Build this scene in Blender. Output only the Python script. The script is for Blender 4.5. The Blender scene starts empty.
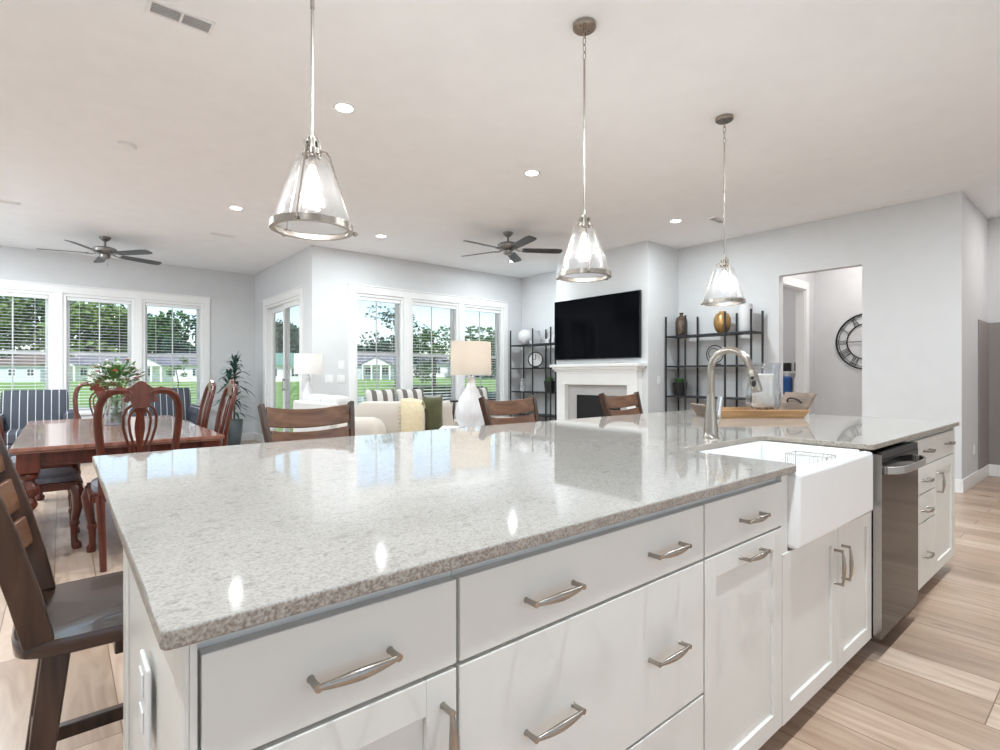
import bpy, bmesh, math, random
from mathutils import Vector, Matrix, Euler
random.seed(7)
PI = math.pi
SC = bpy.context.scene
COL = SC.collection
V = Vector

# ------------------------------------------------------------------ camera
F, CX, CY, CAMZ = 528.0, 500.0, 375.5, 1.2
YAW = math.atan2(635, F)                       # direction of view in the XY plane
cam_d = bpy.data.cameras.new('camera')
cam = bpy.data.objects.new('camera', cam_d); COL.objects.link(cam)
cam.location = (0, 0, CAMZ)
cam.rotation_euler = (PI/2, 0, YAW - PI/2)
cam_d.sensor_width = 36.0
cam_d.lens = F/1000*36.0
cam_d.shift_y = (CY-375)/1000
cam_d.clip_start = 0.05; cam_d.clip_end = 600
SC.camera = cam

# ------------------------------------------------------------------ world, sun, exposure
world = bpy.data.worlds.new('sky'); SC.world = world; world.use_nodes = True
wn = world.node_tree.nodes; wl = world.node_tree.links
sky = wn.new('ShaderNodeTexSky'); sky.sky_type = 'NISHITA'
sky.sun_disc = False; sky.sun_elevation = math.radians(48); sky.sun_rotation = math.radians(200)
sky.air_density = 1.0; sky.dust_density = 0.6; sky.ozone_density = 1.5
wn['Background'].inputs[1].default_value = 0.15
wl.new(sky.outputs[0], wn['Background'].inputs[0])
sd = bpy.data.lights.new('sun', 'SUN'); sd.energy = 2.6; sd.angle = math.radians(0.6); sd.color = (1, .975, .93)
sun = bpy.data.objects.new('sun', sd); COL.objects.link(sun)
sun.rotation_euler = V((.45, .75, -.95)).to_track_quat('-Z', 'Y').to_euler()
CAN_W = 19.0
SC.view_settings.view_transform = 'Standard'
SC.view_settings.look = 'None'
SC.view_settings.exposure = 0.63
SC.view_settings.gamma = 1.0
SC.view_settings.use_curve_mapping = False

# ------------------------------------------------------------------ materials
def lin(c):
    return tuple((x/255/12.92 if x/255 <= .04045 else ((x/255+.055)/1.055)**2.4) for x in c)
def mat(name, rgb, rough=.5, metal=0, spec=.5, bump=0, bscale=40, var=0, vscale=6, coat=0, sheen=0, trans=0, stretch=(1,1,1)):
    m = bpy.data.materials.new(name); m.use_nodes = True
    nt = m.node_tree; N = nt.nodes; L = nt.links; b = N['Principled BSDF']
    c = lin(rgb)
    b.inputs['Base Color'].default_value = (*c, 1)
    b.inputs['Roughness'].default_value = rough
    b.inputs['Metallic'].default_value = metal
    b.inputs['Specular IOR Level'].default_value = spec
    b.inputs['Coat Weight'].default_value = coat
    b.inputs['Sheen Weight'].default_value = sheen
    tc = N.new('ShaderNodeTexCoord'); mp = N.new('ShaderNodeMapping'); mp.inputs['Scale'].default_value = stretch
    L.new(tc.outputs['Object'], mp.inputs[0])
    n = N.new('ShaderNodeTexNoise'); n.inputs['Scale'].default_value = vscale; n.inputs['Detail'].default_value = 4
    L.new(mp.outputs[0], n.inputs['Vector'])
    r = N.new('ShaderNodeValToRGB')
    k = max(var, .015)
    r.color_ramp.elements[0].position = .3; r.color_ramp.elements[1].position = .7
    r.color_ramp.elements[0].color = (*[max(0, x*(1-k)) for x in c], 1)
    r.color_ramp.elements[1].color = (*[min(1, x*(1+k)) for x in c], 1)
    L.new(n.outputs[0], r.inputs[0]); L.new(r.outputs[0], b.inputs['Base Color'])
    if bump:
        n2 = N.new('ShaderNodeTexNoise'); n2.inputs['Scale'].default_value = bscale
        L.new(mp.outputs[0], n2.inputs['Vector'])
        bp = N.new('ShaderNodeBump'); bp.inputs['Strength'].default_value = bump; bp.inputs['Distance'].default_value = .004
        L.new(n2.outputs[0], bp.inputs['Height']); L.new(bp.outputs[0], b.inputs['Normal'])
    return m
def wood(name, dark, light, rough=.35, scale=5, axis='X', coat=0, spec=.5):
    m = bpy.data.materials.new(name); m.use_nodes = True
    nt = m.node_tree; N = nt.nodes; L = nt.links; b = N['Principled BSDF']
    b.inputs['Roughness'].default_value = rough; b.inputs['Coat Weight'].default_value = coat
    b.inputs['Specular IOR Level'].default_value = spec
    tc = N.new('ShaderNodeTexCoord'); mp = N.new('ShaderNodeMapping')
    s = [9, 9, 9]; s['XYZ'.index(axis)] = .9
    mp.inputs['Scale'].default_value = s
    L.new(tc.outputs['Object'], mp.inputs[0])
    n = N.new('ShaderNodeTexNoise'); n.inputs['Scale'].default_value = scale; n.inputs['Detail'].default_value = 6; n.inputs['Distortion'].default_value = .8
    L.new(mp.outputs[0], n.inputs['Vector'])
    r = N.new('ShaderNodeValToRGB')
    r.color_ramp.elements[0].position = .3; r.color_ramp.elements[1].position = .72
    r.color_ramp.elements[0].color = (*lin(dark), 1); r.color_ramp.elements[1].color = (*lin(light), 1)
    L.new(n.outputs[0], r.inputs[0]); L.new(r.outputs[0], b.inputs['Base Color'])
    bp = N.new('ShaderNodeBump'); bp.inputs['Strength'].default_value = .08; bp.inputs['Distance'].default_value = .002
    L.new(n.outputs[0], bp.inputs['Height']); L.new(bp.outputs[0], b.inputs['Normal'])
    return m
def emit(name, rgb, s):
    m = bpy.data.materials.new(name); m.use_nodes = True
    b = m.node_tree.nodes['Principled BSDF']
    b.inputs['Base Color'].default_value = (*lin(rgb), 1)
    b.inputs['Emission Color'].default_value = (*lin(rgb), 1); b.inputs['Emission Strength'].default_value = s
    return m
def glass(name, tint=(255,255,255), lo=.05, hi=.6, rough=.02, bump=0, bscale=60, body=0):
    m = bpy.data.materials.new(name); m.use_nodes = True
    nt = m.node_tree; N = nt.nodes; L = nt.links
    for n in list(N):
        if n.type != 'OUTPUT_MATERIAL': N.remove(n)
    out = [n for n in N if n.type == 'OUTPUT_MATERIAL'][0]
    tr = N.new('ShaderNodeBsdfTransparent'); tr.inputs[0].default_value = (*lin(tint), 1)
    gl = N.new('ShaderNodeBsdfGlossy'); gl.inputs['Roughness'].default_value = rough
    lw = N.new('ShaderNodeLayerWeight'); lw.inputs[0].default_value = .25
    mr = N.new('ShaderNodeMapRange'); mr.inputs[3].default_value = lo; mr.inputs[4].default_value = hi
    L.new(lw.outputs['Facing'], mr.inputs[0])
    mx = N.new('ShaderNodeMixShader'); L.new(mr.outputs[0], mx.inputs[0]); L.new(tr.outputs[0], mx.inputs[1]); L.new(gl.outputs[0], mx.inputs[2])
    last = mx
    if body:
        df = N.new('ShaderNodeBsdfTranslucent'); df.inputs[0].default_value = (*lin(tint), 1)
        m2 = N.new('ShaderNodeMixShader'); m2.inputs[0].default_value = body
        L.new(mx.outputs[0], m2.inputs[1]); L.new(df.outputs[0], m2.inputs[2]); last = m2
    if bump:
        tc = N.new('ShaderNodeTexCoord'); n2 = N.new('ShaderNodeTexNoise'); n2.inputs['Scale'].default_value = bscale
        L.new(tc.outputs['Object'], n2.inputs['Vector'])
        bp = N.new('ShaderNodeBump'); bp.inputs['Strength'].default_value = bump; bp.inputs['Distance'].default_value = .003
        L.new(n2.outputs[0], bp.inputs['Height']); L.new(bp.outputs[0], gl.inputs['Normal'])
    L.new(last.outputs[0], out.inputs[0])
    return m

def floor_material():
    m = bpy.data.materials.new('oak_planks'); m.use_nodes = True
    nt = m.node_tree; N = nt.nodes; L = nt.links; b = N['Principled BSDF']
    tc = N.new('ShaderNodeTexCoord'); mp = N.new('ShaderNodeMapping')
    mp.inputs['Rotation'].default_value = (0, 0, PI/2); mp.inputs['Location'].default_value = (.33, .03, 0)
    L.new(tc.outputs['Object'], mp.inputs[0])
    bk = N.new('ShaderNodeTexBrick'); bk.inputs['Scale'].default_value = 1
    bk.inputs['Brick Width'].default_value = 1.35; bk.inputs['Row Height'].default_value = .19
    bk.inputs['Mortar Size'].default_value = .0022; bk.inputs['Mortar Smooth'].default_value = .2
    bk.offset = .37; bk.offset_frequency = 3; bk.squash = 1
    bk.inputs['Color1'].default_value = (0, 0, 0, 1); bk.inputs['Color2'].default_value = (1, 1, 1, 1); bk.inputs['Mortar'].default_value = (.5, .5, .5, 1)
    L.new(mp.outputs[0], bk.inputs['Vector'])
    r = N.new('ShaderNodeValToRGB')
    e = r.color_ramp.elements
    e[0].position = 0; e[0].color = (*lin((170, 146, 127)), 1)
    e[1].position = 1; e[1].color = (*lin((208, 186, 168)), 1)
    q = e.new(.5); q.color = (*lin((192, 166, 146)), 1)
    L.new(bk.outputs['Color'], r.inputs[0])
    # long grain, offset from plank to plank
    mp2 = N.new('ShaderNodeMapping'); mp2.inputs['Scale'].default_value = (1.0, 7.5, 1)
    L.new(mp.outputs[0], mp2.inputs[0])
    add = N.new('ShaderNodeVectorMath'); add.operation = 'ADD'
    sc = N.new('ShaderNodeVectorMath'); sc.operation = 'SCALE'; sc.inputs['Scale'].default_value = 17
    L.new(bk.outputs['Color'], sc.inputs[0]); L.new(mp2.outputs[0], add.inputs[0]); L.new(sc.outputs[0], add.inputs[1])
    n = N.new('ShaderNodeTexNoise'); n.inputs['Scale'].default_value = 1.5; n.inputs['Detail'].default_value = 9; n.inputs['Distortion'].default_value = 1.8
    L.new(add.outputs[0], n.inputs['Vector'])
    r2 = N.new('ShaderNodeValToRGB'); r2.color_ramp.elements[0].position = .3; r2.color_ramp.elements[0].color = (.74, .68, .64, 1)
    r2.color_ramp.elements[1].position = .62; r2.color_ramp.elements[1].color = (1.0, 1.0, 1.0, 1)
    L.new(n.outputs[0], r2.inputs[0])
    mu = N.new('ShaderNodeMix'); mu.data_type = 'RGBA'; mu.blend_type = 'MULTIPLY'; mu.inputs[0].default_value = 1
    L.new(r.outputs[0], mu.inputs[6]); L.new(r2.outputs[0], mu.inputs[7])
    # knots
    vo = N.new('ShaderNodeTexVoronoi'); vo.inputs['Scale'].default_value = 1.9
    mp3 = N.new('ShaderNodeMapping'); mp3.inputs['Scale'].default_value = (.75, 2.1, 1); L.new(mp.outputs[0], mp3.inputs[0])
    L.new(mp3.outputs[0], vo.inputs['Vector'])
    r3 = N.new('ShaderNodeValToRGB'); r3.color_ramp.elements[0].position = .03; r3.color_ramp.elements[0].color = (.3, .2, .15, 1)
    r3.color_ramp.elements[1].position = .10; r3.color_ramp.elements[1].color = (1, 1, 1, 1)
    L.new(vo.outputs['Distance'], r3.inputs[0])
    mu2 = N.new('ShaderNodeMix'); mu2.data_type = 'RGBA'; mu2.blend_type = 'MULTIPLY'; mu2.inputs[0].default_value = .8
    L.new(mu.outputs[2], mu2.inputs[6]); L.new(r3.outputs[0], mu2.inputs[7])
    mo = N.new('ShaderNodeMix'); mo.data_type = 'RGBA'; mo.inputs[7].default_value = (*lin((120, 92, 72)), 1)
    L.new(bk.outputs['Fac'], mo.inputs[0]); L.new(mu2.outputs[2], mo.inputs[6])
    L.new(mo.outputs[2], b.inputs['Base Color'])
    b.inputs['Roughness'].default_value = .32
    bp = N.new('ShaderNodeBump'); bp.inputs['Strength'].default_value = .12; bp.inputs['Distance'].default_value = .002
    L.new(n.outputs[0], bp.inputs['Height']); L.new(bp.outputs[0], b.inputs['Normal'])
    return m

def quartz_material(name, edge=False):
    m = bpy.data.materials.new(name); m.use_nodes = True
    nt = m.node_tree; N = nt.nodes; L = nt.links; b = N['Principled BSDF']
    tc = N.new('ShaderNodeTexCoord')
    n1 = N.new('ShaderNodeTexNoise'); n1.inputs['Scale'].default_value = 230; n1.inputs['Detail'].default_value = 3
    L.new(tc.outputs['Object'], n1.inputs['Vector'])
    r1 = N.new('ShaderNodeValToRGB')
    e = r1.color_ramp.elements
    if edge:  # rougher slab edge; beiger tone puts its different lighting into the colour
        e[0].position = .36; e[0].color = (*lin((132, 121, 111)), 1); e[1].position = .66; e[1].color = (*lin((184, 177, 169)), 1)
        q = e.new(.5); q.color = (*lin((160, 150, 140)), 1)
    else:
        e[0].position = .34; e[0].color = (*lin((150, 145, 139)), 1); e[1].position = .68; e[1].color = (*lin((176, 172, 168)), 1)
        q = e.new(.47); q.color = (*lin((166, 162, 157)), 1)
    L.new(n1.outputs[0], r1.inputs[0])
    # small drifting veins
    mp = N.new('ShaderNodeMapping'); mp.inputs['Scale'].default_value = (13, 24, 13); mp.inputs['Rotation'].default_value = (0, 0, -.7)
    L.new(tc.outputs['Object'], mp.inputs[0])
    n2 = N.new('ShaderNodeTexNoise'); n2.inputs['Scale'].default_value = 2.2; n2.inputs['Detail'].default_value = 7; n2.inputs['Distortion'].default_value = 1.5
    L.new(mp.outputs[0], n2.inputs['Vector'])
    r2 = N.new('ShaderNodeValToRGB'); e = r2.color_ramp.elements
    e[0].position = .35; e[0].color = (.74, .73, .74, 1); e[1].position = .44; e[1].color = (1, 1, 1, 1)
    L.new(n2.outputs[0], r2.inputs[0])
    mu = N.new('ShaderNodeMix'); mu.data_type = 'RGBA'; mu.blend_type = 'MULTIPLY'; mu.inputs[0].default_value = .75
    L.new(r1.outputs[0], mu.inputs[6]); L.new(r2.outputs[0], mu.inputs[7]); L.new(mu.outputs[2], b.inputs['Base Color'])
    b.inputs['Roughness'].default_value = .45 if edge else .04
    b.inputs['Specular IOR Level'].default_value = .5 if edge else .62
    return m

def stripe_material(name, base, line, period, width, axis=0, rough=.9):
    m = bpy.data.materials.new(name); m.use_nodes = True
    nt = m.node_tree; N = nt.nodes; L = nt.links; b = N['Principled BSDF']; b.inputs['Roughness'].default_value = rough
    tc = N.new('ShaderNodeTexCoord'); sp = N.new('ShaderNodeSeparateXYZ'); L.new(tc.outputs['Object'], sp.inputs[0])
    a = N.new('ShaderNodeMath'); a.operation = 'ADD'; a.inputs[1].default_value = 50*period; L.new(sp.outputs[axis], a.inputs[0])
    md = N.new('ShaderNodeMath'); md.operation = 'MODULO'; md.inputs[1].default_value = period; L.new(a.outputs[0], md.inputs[0])
    lt = N.new('ShaderNodeMath'); lt.operation = 'LESS_THAN'; lt.inputs[1].default_value = width; L.new(md.outputs[0], lt.inputs[0])
    mx = N.new('ShaderNodeMix'); mx.data_type = 'RGBA'
    mx.inputs[6].default_value = (*lin(base), 1); mx.inputs[7].default_value = (*lin(line), 1)
    L.new(lt.outputs[0], mx.inputs[0]); L.new(mx.outputs[2], b.inputs['Base Color'])
    return m

def water_material():
    m = mat('pond_water', (70, 110, 118), .06, spec=.7)
    return m
def grass_material():
    m = mat('lawn_grass', (140, 172, 100), .9, var=.25, vscale=.35, spec=.1)
    return m

M = {}
M['wall'] = mat('wall_paint', (216, 217, 219), .75, spec=.2, bump=.05, bscale=150)
M['ceil'] = mat('ceiling_paint', (245, 246, 248), .85, spec=.1, bump=.05, bscale=120)
M['trim'] = mat('white_trim_paint', (240, 240, 240), .35)
M['blind'] = mat('blind_white', (240, 242, 244), .5)
M['cab'] = mat('cabinet_paint', (232, 230, 224), .38, spec=.4)
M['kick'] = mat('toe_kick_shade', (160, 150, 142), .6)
M['vent'] = mat('vent_backing', (196, 195, 193), .7)
M['gap'] = mat('cabinet_carcass', (150, 146, 140), .6)
M['nickel'] = mat('brushed_nickel', (168, 161, 153), .26, metal=1)
M['chrome'] = mat('polished_chrome', (222, 222, 222), .1, metal=1)
M['steel'] = mat('stainless_steel', (186, 184, 182), .25, metal=1, stretch=(1, 1, 40), var=.05)
M['blacksteel'] = mat('black_stainless', (30, 29, 30), .12, spec=.3)
M['darkplastic'] = mat('dark_plastic', (22, 22, 24), .3)
M['black'] = mat('black_metal', (44, 45, 50), .45, metal=.3)
M['blackiron'] = mat('black_iron', (24, 23, 23), .5)
M['screen'] = mat('tv_screen', (3, 4, 9), .12, spec=.08)
M['bezel'] = mat('tv_bezel', (12, 12, 14), .3)
M['sink'] = mat('fireclay', (244, 244, 243), .12, spec=.6)
M['floor'] = floor_material()
M['quartz'] = quartz_material('quartz_top'); M['quartz_edge'] = quartz_material('quartz_edge', True)
M['stool'] = wood('espresso_wood', (44, 28, 20), (82, 56, 42), .28, 3, 'Z', coat=.2)
M['stoolseat'] = wood('espresso_seat_wood', (44, 30, 24), (78, 56, 46), .25, 3, 'X', coat=.3)
M['slat'] = wood('walnut_slat_wood', (86, 58, 42), (132, 94, 70), .32, 3, 'Y', coat=.2)
M['mahog'] = wood('mahogany', (66, 26, 16), (106, 46, 30), .28, 4, 'Z', coat=.2)
M['mahogtop'] = wood('mahogany_top_sheen', (128, 82, 68), (162, 114, 98), .16, 2, 'Y', coat=.5)  # paler than the table frame: window reflection painted into the top colour
M['seatfab'] = mat('seat_damask', (136, 140, 152), .75, var=.22, vscale=14, sheen=.3)
M['stripe'] = stripe_material('striped_fabric', (66, 70, 80), (186, 186, 188), .082, .009)
M['beige'] = mat('beige_upholstery', (196, 186, 176), .9, bump=.25, bscale=260, sheen=.3)
M['whitefab'] = mat('white_upholstery', (206, 204, 202), .9, bump=.2, bscale=260)
M['throw'] = mat('cream_knit_throw', (214, 200, 168), .95, bump=.6, bscale=120, var=.08, vscale=30)
M['olive'] = mat('olive_velvet', (74, 74, 40), .8, bump=.3, bscale=60, var=.25, vscale=12, sheen=.6)
M['pstripe'] = stripe_material('pillow_stripe', (214, 210, 206), (112, 104, 102), .17, .075)
M['ceramic'] = mat('white_ceramic', (214, 214, 216), .35)
M['shade'] = mat('linen_shade', (240, 226, 206), .9)
def shade_mat(name, rgb, e):
    m = bpy.data.materials.new(name); m.use_nodes = True
    nt = m.node_tree; N = nt.nodes; L = nt.links; b = N['Principled BSDF']
    b.inputs['Base Color'].default_value = (*lin(rgb), 1); b.inputs['Roughness'].default_value = .9
    t = N.new('ShaderNodeBsdfTranslucent'); t.inputs[0].default_value = (*lin(rgb), 1)
    mx = N.new('ShaderNodeMixShader'); mx.inputs[0].default_value = e
    out = [n for n in N if n.type == 'OUTPUT_MATERIAL'][0]
    L.new(b.outputs[0], mx.inputs[1]); L.new(t.outputs[0], mx.inputs[2]); L.new(mx.outputs[0], out.inputs[0])
    return m
M['shade'] = shade_mat('linen_shade', (226, 218, 208), .4)
M['whiteshade'] = shade_mat('white_shade', (240, 238, 236), .4)
M['leaf'] = mat('leaf_green', (92, 132, 72), .5, var=.3, vscale=9)
M['dleaf'] = mat('dark_leaf', (58, 92, 80), .45, var=.3, vscale=9)
M['stem'] = mat('brown_stem', (110, 96, 74), .8)
M['petalw'] = mat('white_petal', (240, 236, 232), .6)
M['petalo'] = mat('orange_petal', (210, 120, 80), .6)
M['petalp'] = mat('pink_petal', (200, 150, 150), .6)
M['slate'] = mat('slate_pot', (96, 108, 112), .35)
M['pane'] = glass('window_pane', lo=.02, hi=.35, rough=.0)
M['pglass'] = glass('seeded_glass', (250, 251, 252), .04, .5, .05, bump=.6, bscale=70, body=.007)
M['clear'] = glass('clear_glass', (246, 248, 250), .10, .8, .03, bump=.5, bscale=30)
M['bulb'] = emit('warm_bulb', (255, 246, 235), 8)
M['canlens'] = emit('can_lens', (255, 250, 244), 12)
M['amber'] = mat('amber_glass', (176, 138, 84), .12, metal=.55, spec=.8)
M['bronze'] = mat('bronze_mercury_glass', (112, 96, 84), .18, metal=.8, var=.3, vscale=20)
M['traywood'] = wood('tray_wood', (150, 112, 74), (192, 150, 106), .55, 4, 'X')
M['trayend'] = wood('tray_end_wood', (100, 86, 76), (140, 122, 108), .6, 4, 'Y')
M['wax'] = mat('candle_wax', (234, 226, 218), .6)
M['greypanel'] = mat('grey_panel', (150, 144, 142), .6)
M['tile'] = mat('grey_marble', (186, 184, 184), .3, var=.06)
M['firebox'] = mat('firebox_black', (22, 24, 30), .35)
M['fanmetal'] = mat('fan_pewter', (140, 136, 134), .35, metal=.8)
M['blade'] = mat('fan_blade_grey', (72, 70, 74), .4, stretch=(1, 8, 1), var=.15)
M['fabricdark'] = mat('outdoor_wicker', (42, 38, 38), .8)
M['lawn'] = grass_material(); M['water'] = water_material()
M['patio'] = mat('patio_concrete', (196, 190, 182), .8)
M['blue'] = mat('blue_plastic', (44, 98, 168), .3); M['white'] = mat('white_plastic', (238, 238, 238), .35)
M['sidingw'] = mat('white_siding', (232, 234, 236), .7); M['sidingb'] = mat('pale_blue_siding', (196, 206, 214), .7)
M['roofg'] = mat('grey_shingle', (128, 128, 134), .9, var=.1, vscale=3); M['roofb'] = mat('brown_shingle', (118, 104, 96), .9, var=.1, vscale=3)
M['roofgr'] = mat('green_metal_roof', (120, 164, 146), .6)
M['hwin'] = mat('dark_window', (70, 82, 92), .2)
M['tree1'] = mat('oak_foliage', (64, 96, 50), .8, var=.45, vscale=.5, spec=.15)
M['tree2'] = mat('pale_oak_foliage', (104, 128, 72), .8, var=.4, vscale=.5, spec=.15)
M['tree3'] = mat('dark_pine_foliage', (40, 72, 50), .8, var=.4, vscale=.5, spec=.15)
M['bark'] = mat('bark', (84, 72, 62), .95)
M['book'] = mat('white_book', (226, 224, 220), .7)
M['sponge'] = mat('sponge', (214, 202, 180), .9)

# ------------------------------------------------------------------ mesh helpers
class MB:
    def __init__(s, mtx=None):
        s.bm = bmesh.new(); s.m = mtx or Matrix()
    def v(s, co): return s.bm.verts.new(s.m @ V(co))
    def face(s, vs):
        try: return s.bm.faces.new(vs)
        except ValueError: return None
    def box(s, x0, x1, y0, y1, z0, z1, m=None):
        if x0 > x1: x0, x1 = x1, x0
        if y0 > y1: y0, y1 = y1, y0
        if z0 > z1: z0, z1 = z1, z0
        c = [(x0,y0,z0),(x1,y0,z0),(x1,y1,z0),(x0,y1,z0),(x0,y0,z1),(x1,y0,z1),(x1,y1,z1),(x0,y1,z1)]
        if m: c = [m @ V(q) for q in c]
        v = [s.v(q) for q in c]
        for f in ((0,3,2,1),(4,5,6,7),(0,1,5,4),(1,2,6,5),(2,3,7,6),(3,0,4,7)): s.face([v[i] for i in f])
        return s
    def rings(s, rings, closed=False, cap=True):
        R = [[s.v(p) for p in r] for r in rings]
        n = len(R[0]); k = len(R)
        for i in range(k if closed else k-1):
            a, b = R[i], R[(i+1) % k]
            for j in range(n): s.face([a[j], a[(j+1) % n], b[(j+1) % n], b[j]])
        if cap and not closed:
            s.face(list(reversed(R[0]))); s.face(R[-1])
        return s
    def lathe(s, prof, c=(0,0,0), seg=24, cap=True, axis='Z'):
        rs = []
        for r, z in prof:
            ring = []
            for j in range(seg):
                a = 2*PI*j/seg; p = (r*math.cos(a), r*math.sin(a), z)
                if axis == 'X': p = (p[2], p[0], p[1])
                if axis == 'Y': p = (p[0], p[2], -p[1]) if False else (p[1], p[2], p[0])
                ring.append((p[0]+c[0], p[1]+c[1], p[2]+c[2]))
            rs.append(ring)
        return s.rings(rs, cap=cap)
    def cyl(s, a, b, r, r2=None, seg=12): return s.tube([a, b], [r, r if r2 is None else r2], seg)
    def tube(s, pts, r, seg=8, closed=False, flat=None, up=None):
        pts = [V(p) for p in pts]; n = len(pts)
        if not isinstance(r, (list, tuple)): r = [r]*n
        rs = []; prev = None
        for i, p in enumerate(pts):
            if closed: t = pts[(i+1) % n]-pts[i-1]
            else: t = pts[min(i+1, n-1)]-pts[max(i-1, 0)]
            t.normalize()
            if prev is None:
                u = V(up) if up else (V((0,0,1)) if abs(t.z) < .9 else V((1,0,0)))
            else: u = V(up) if up else prev
            a = u - t*u.dot(t)
            if a.length < 1e-5: a = V((0,1,0)) - t*t.y
            a.normalize(); b = t.cross(a); prev = a
            fa = flat if flat else 1
            rs.append([p + a*(r[i]*math.cos(2*PI*j/seg)) + b*(r[i]*fa*math.sin(2*PI*j/seg)) for j in range(seg)])
        return s.rings(rs, closed=closed)
    def strip(s, pts, w, t, wdir=(0,0,1)):
        """rectangular-section sweep: w along wdir, t across"""
        pts = [V(p) for p in pts]; n = len(pts); rs = []
        for i, p in enumerate(pts):
            d = (pts[min(i+1, n-1)]-pts[max(i-1, 0)]).normalized()
            a = V(wdir[i] if isinstance(wdir, list) else wdir); a = (a-d*a.dot(d)).normalized(); b = d.cross(a)
            ww = w[i] if isinstance(w, (list, tuple)) else w
            tt = t[i] if isinstance(t, (list, tuple)) else t
            rs.append([p+a*ww/2+b*tt/2, p-a*ww/2+b*tt/2, p-a*ww/2-b*tt/2, p+a*ww/2-b*tt/2])
        return s.rings(rs)
    def prism(s, poly, d0, d1, plane='XZ'):
        def mk(p, d):
            if plane == 'XZ': return (p[0], d, p[1])
            if plane == 'YZ': return (d, p[0], p[1])
            return (p[0], p[1], d)
        a = [s.v(mk(p, d0)) for p in poly]; b = [s.v(mk(p, d1)) for p in poly]
        s.face(a); s.face(list(reversed(b)))
        n = len(poly)
        for i in range(n): s.face([a[i], b[i], b[(i+1) % n], a[(i+1) % n]])
        return s
    def blob(s, c, r, seg=14, rings=8, e=1.0):
        """superellipsoid; e<1 squarer"""
        def sg(x): return math.copysign(abs(x)**e, x)
        rs = []
        for i in range(1, rings):
            ph = -PI/2+PI*i/rings
            rs.append([(c[0]+r[0]*sg(math.cos(ph))*sg(math.cos(2*PI*j/seg)), c[1]+r[1]*sg(math.cos(ph))*sg(math.sin(2*PI*j/seg)), c[2]+r[2]*sg(math.sin(ph))) for j in range(seg)])
        return s.rings(rs)
    def leafquad(s, p, d, u, L, W, droop=0, n=3):
        p = V(p); d = V(d).normalized(); u = V(u); side = d.cross(u).normalized() if d.cross(u).length > 1e-4 else V((1,0,0))
        prev = None
        for i in range(n+1):
            t = i/n; w = W*math.sin(PI*min(.97, t*.85+.12))
            q = p + d*L*t - V((0,0,1))*droop*t*t*L
            a, b = s.v(q+side*w/2), s.v(q-side*w/2)
            if prev: s.face([prev[0], prev[1], b, a])
            prev = (a, b)
    def build(s, name, m, parent=None, smooth=False, bevel=0, seg=2, angle=35, recalc=True):
        if recalc: bmesh.ops.recalc_face_normals(s.bm, faces=s.bm.faces)
        me = bpy.data.meshes.new(name); s.bm.to_mesh(me); s.bm.free()
        mats = m if isinstance(m, (list, tuple)) else [m]
        for q in mats: me.materials.append(q)
        if smooth:
            for p in me.polygons: p.use_smooth = True
            try: me.set_sharp_from_angle(angle=math.radians(angle))
            except Exception: pass
        o = bpy.data.objects.new(name, me); COL.objects.link(o)
        if parent: o.parent = parent
        if bevel:
            b = o.modifiers.new('bevel', 'BEVEL'); b.width = bevel; b.segments = seg; b.limit_method = 'ANGLE'; b.angle_limit = math.radians(40)
        return o
def tag(o, label=None, cat=None, group=None, kind=None):
    if label: o['label'] = label
    if cat: o['category'] = cat
    if group: o['group'] = group
    if kind: o['kind'] = kind
    return o
def thing(name, label, cat, loc=(0,0,0), rz=0, group=None, kind=None):
    o = bpy.data.objects.new(name, None); COL.objects.link(o); o.empty_display_size = .1
    o.location = loc; o.rotation_euler = (0, 0, rz)
    return tag(o, label, cat, group, kind)
def struct(name, mb, m, **k):
    o = mb.build(name, m, **k); o['kind'] = 'structure'; return o
KIDS = {}
def kids(o): return [c for c in bpy.data.objects if c.parent == o]
def copy_tree(o, parent=None):
    c = o.copy(); COL.objects.link(c); c.parent = parent
    for ch in kids(o): copy_tree(ch, c)
    return c
def dup(o, label, loc, rz=0, group=None):
    c = copy_tree(o); c.location = loc; c.rotation_euler = (0, 0, rz); c['label'] = label
    if group: c['group'] = group
    return c
def at(u, d, z=0):                                # world point seen at column u, at distance d along the view
    xc = (u-CX)/F*d
    return V((xc*math.sin(YAW)+d*math.cos(YAW), -xc*math.cos(YAW)+d*math.sin(YAW), z))

# ------------------------------------------------------------------ room shell
C = 3.08
XL, YB = -1.95, -1.75
YD, YL, XS = 10.5, 7.58, 2.78                     # dining window wall, living window wall, slider wall
XR, XA, XF = 7.06, 6.85, 6.29                     # right wall, alcove wall, chimney breast front
struct('floor', MB().box(XL-.15, 10.2, YB-.15, YD+.15, -.12, 0), M['floor'])
struct('ceiling', MB().box(XL-.15, 10.2, YB-.15, YD+.15, C, C+.12), M['ceil'])

def wall_with_holes(name, axis, c0, c1, a0, a1, holes, z1=C):
    """axis 'X': wall runs along X, thickness c0..c1 in Y"""
    b = MB(); a = a0
    def bx(p0, p1, z0, zz):
        if p1-p0 < 1e-4 or zz-z0 < 1e-4: return
        if axis == 'X': b.box(p0, p1, c0, c1, z0, zz)
        else: b.box(c0, c1, p0, p1, z0, zz)
    for h0, h1, hz0, hz1 in sorted(holes):
        bx(a, h0, 0, z1); bx(h0, h1, 0, hz0); bx(h0, h1, hz1, z1); a = h1
    bx(a, a1, 0, z1)
    return struct(name, b, M['wall'])

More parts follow.
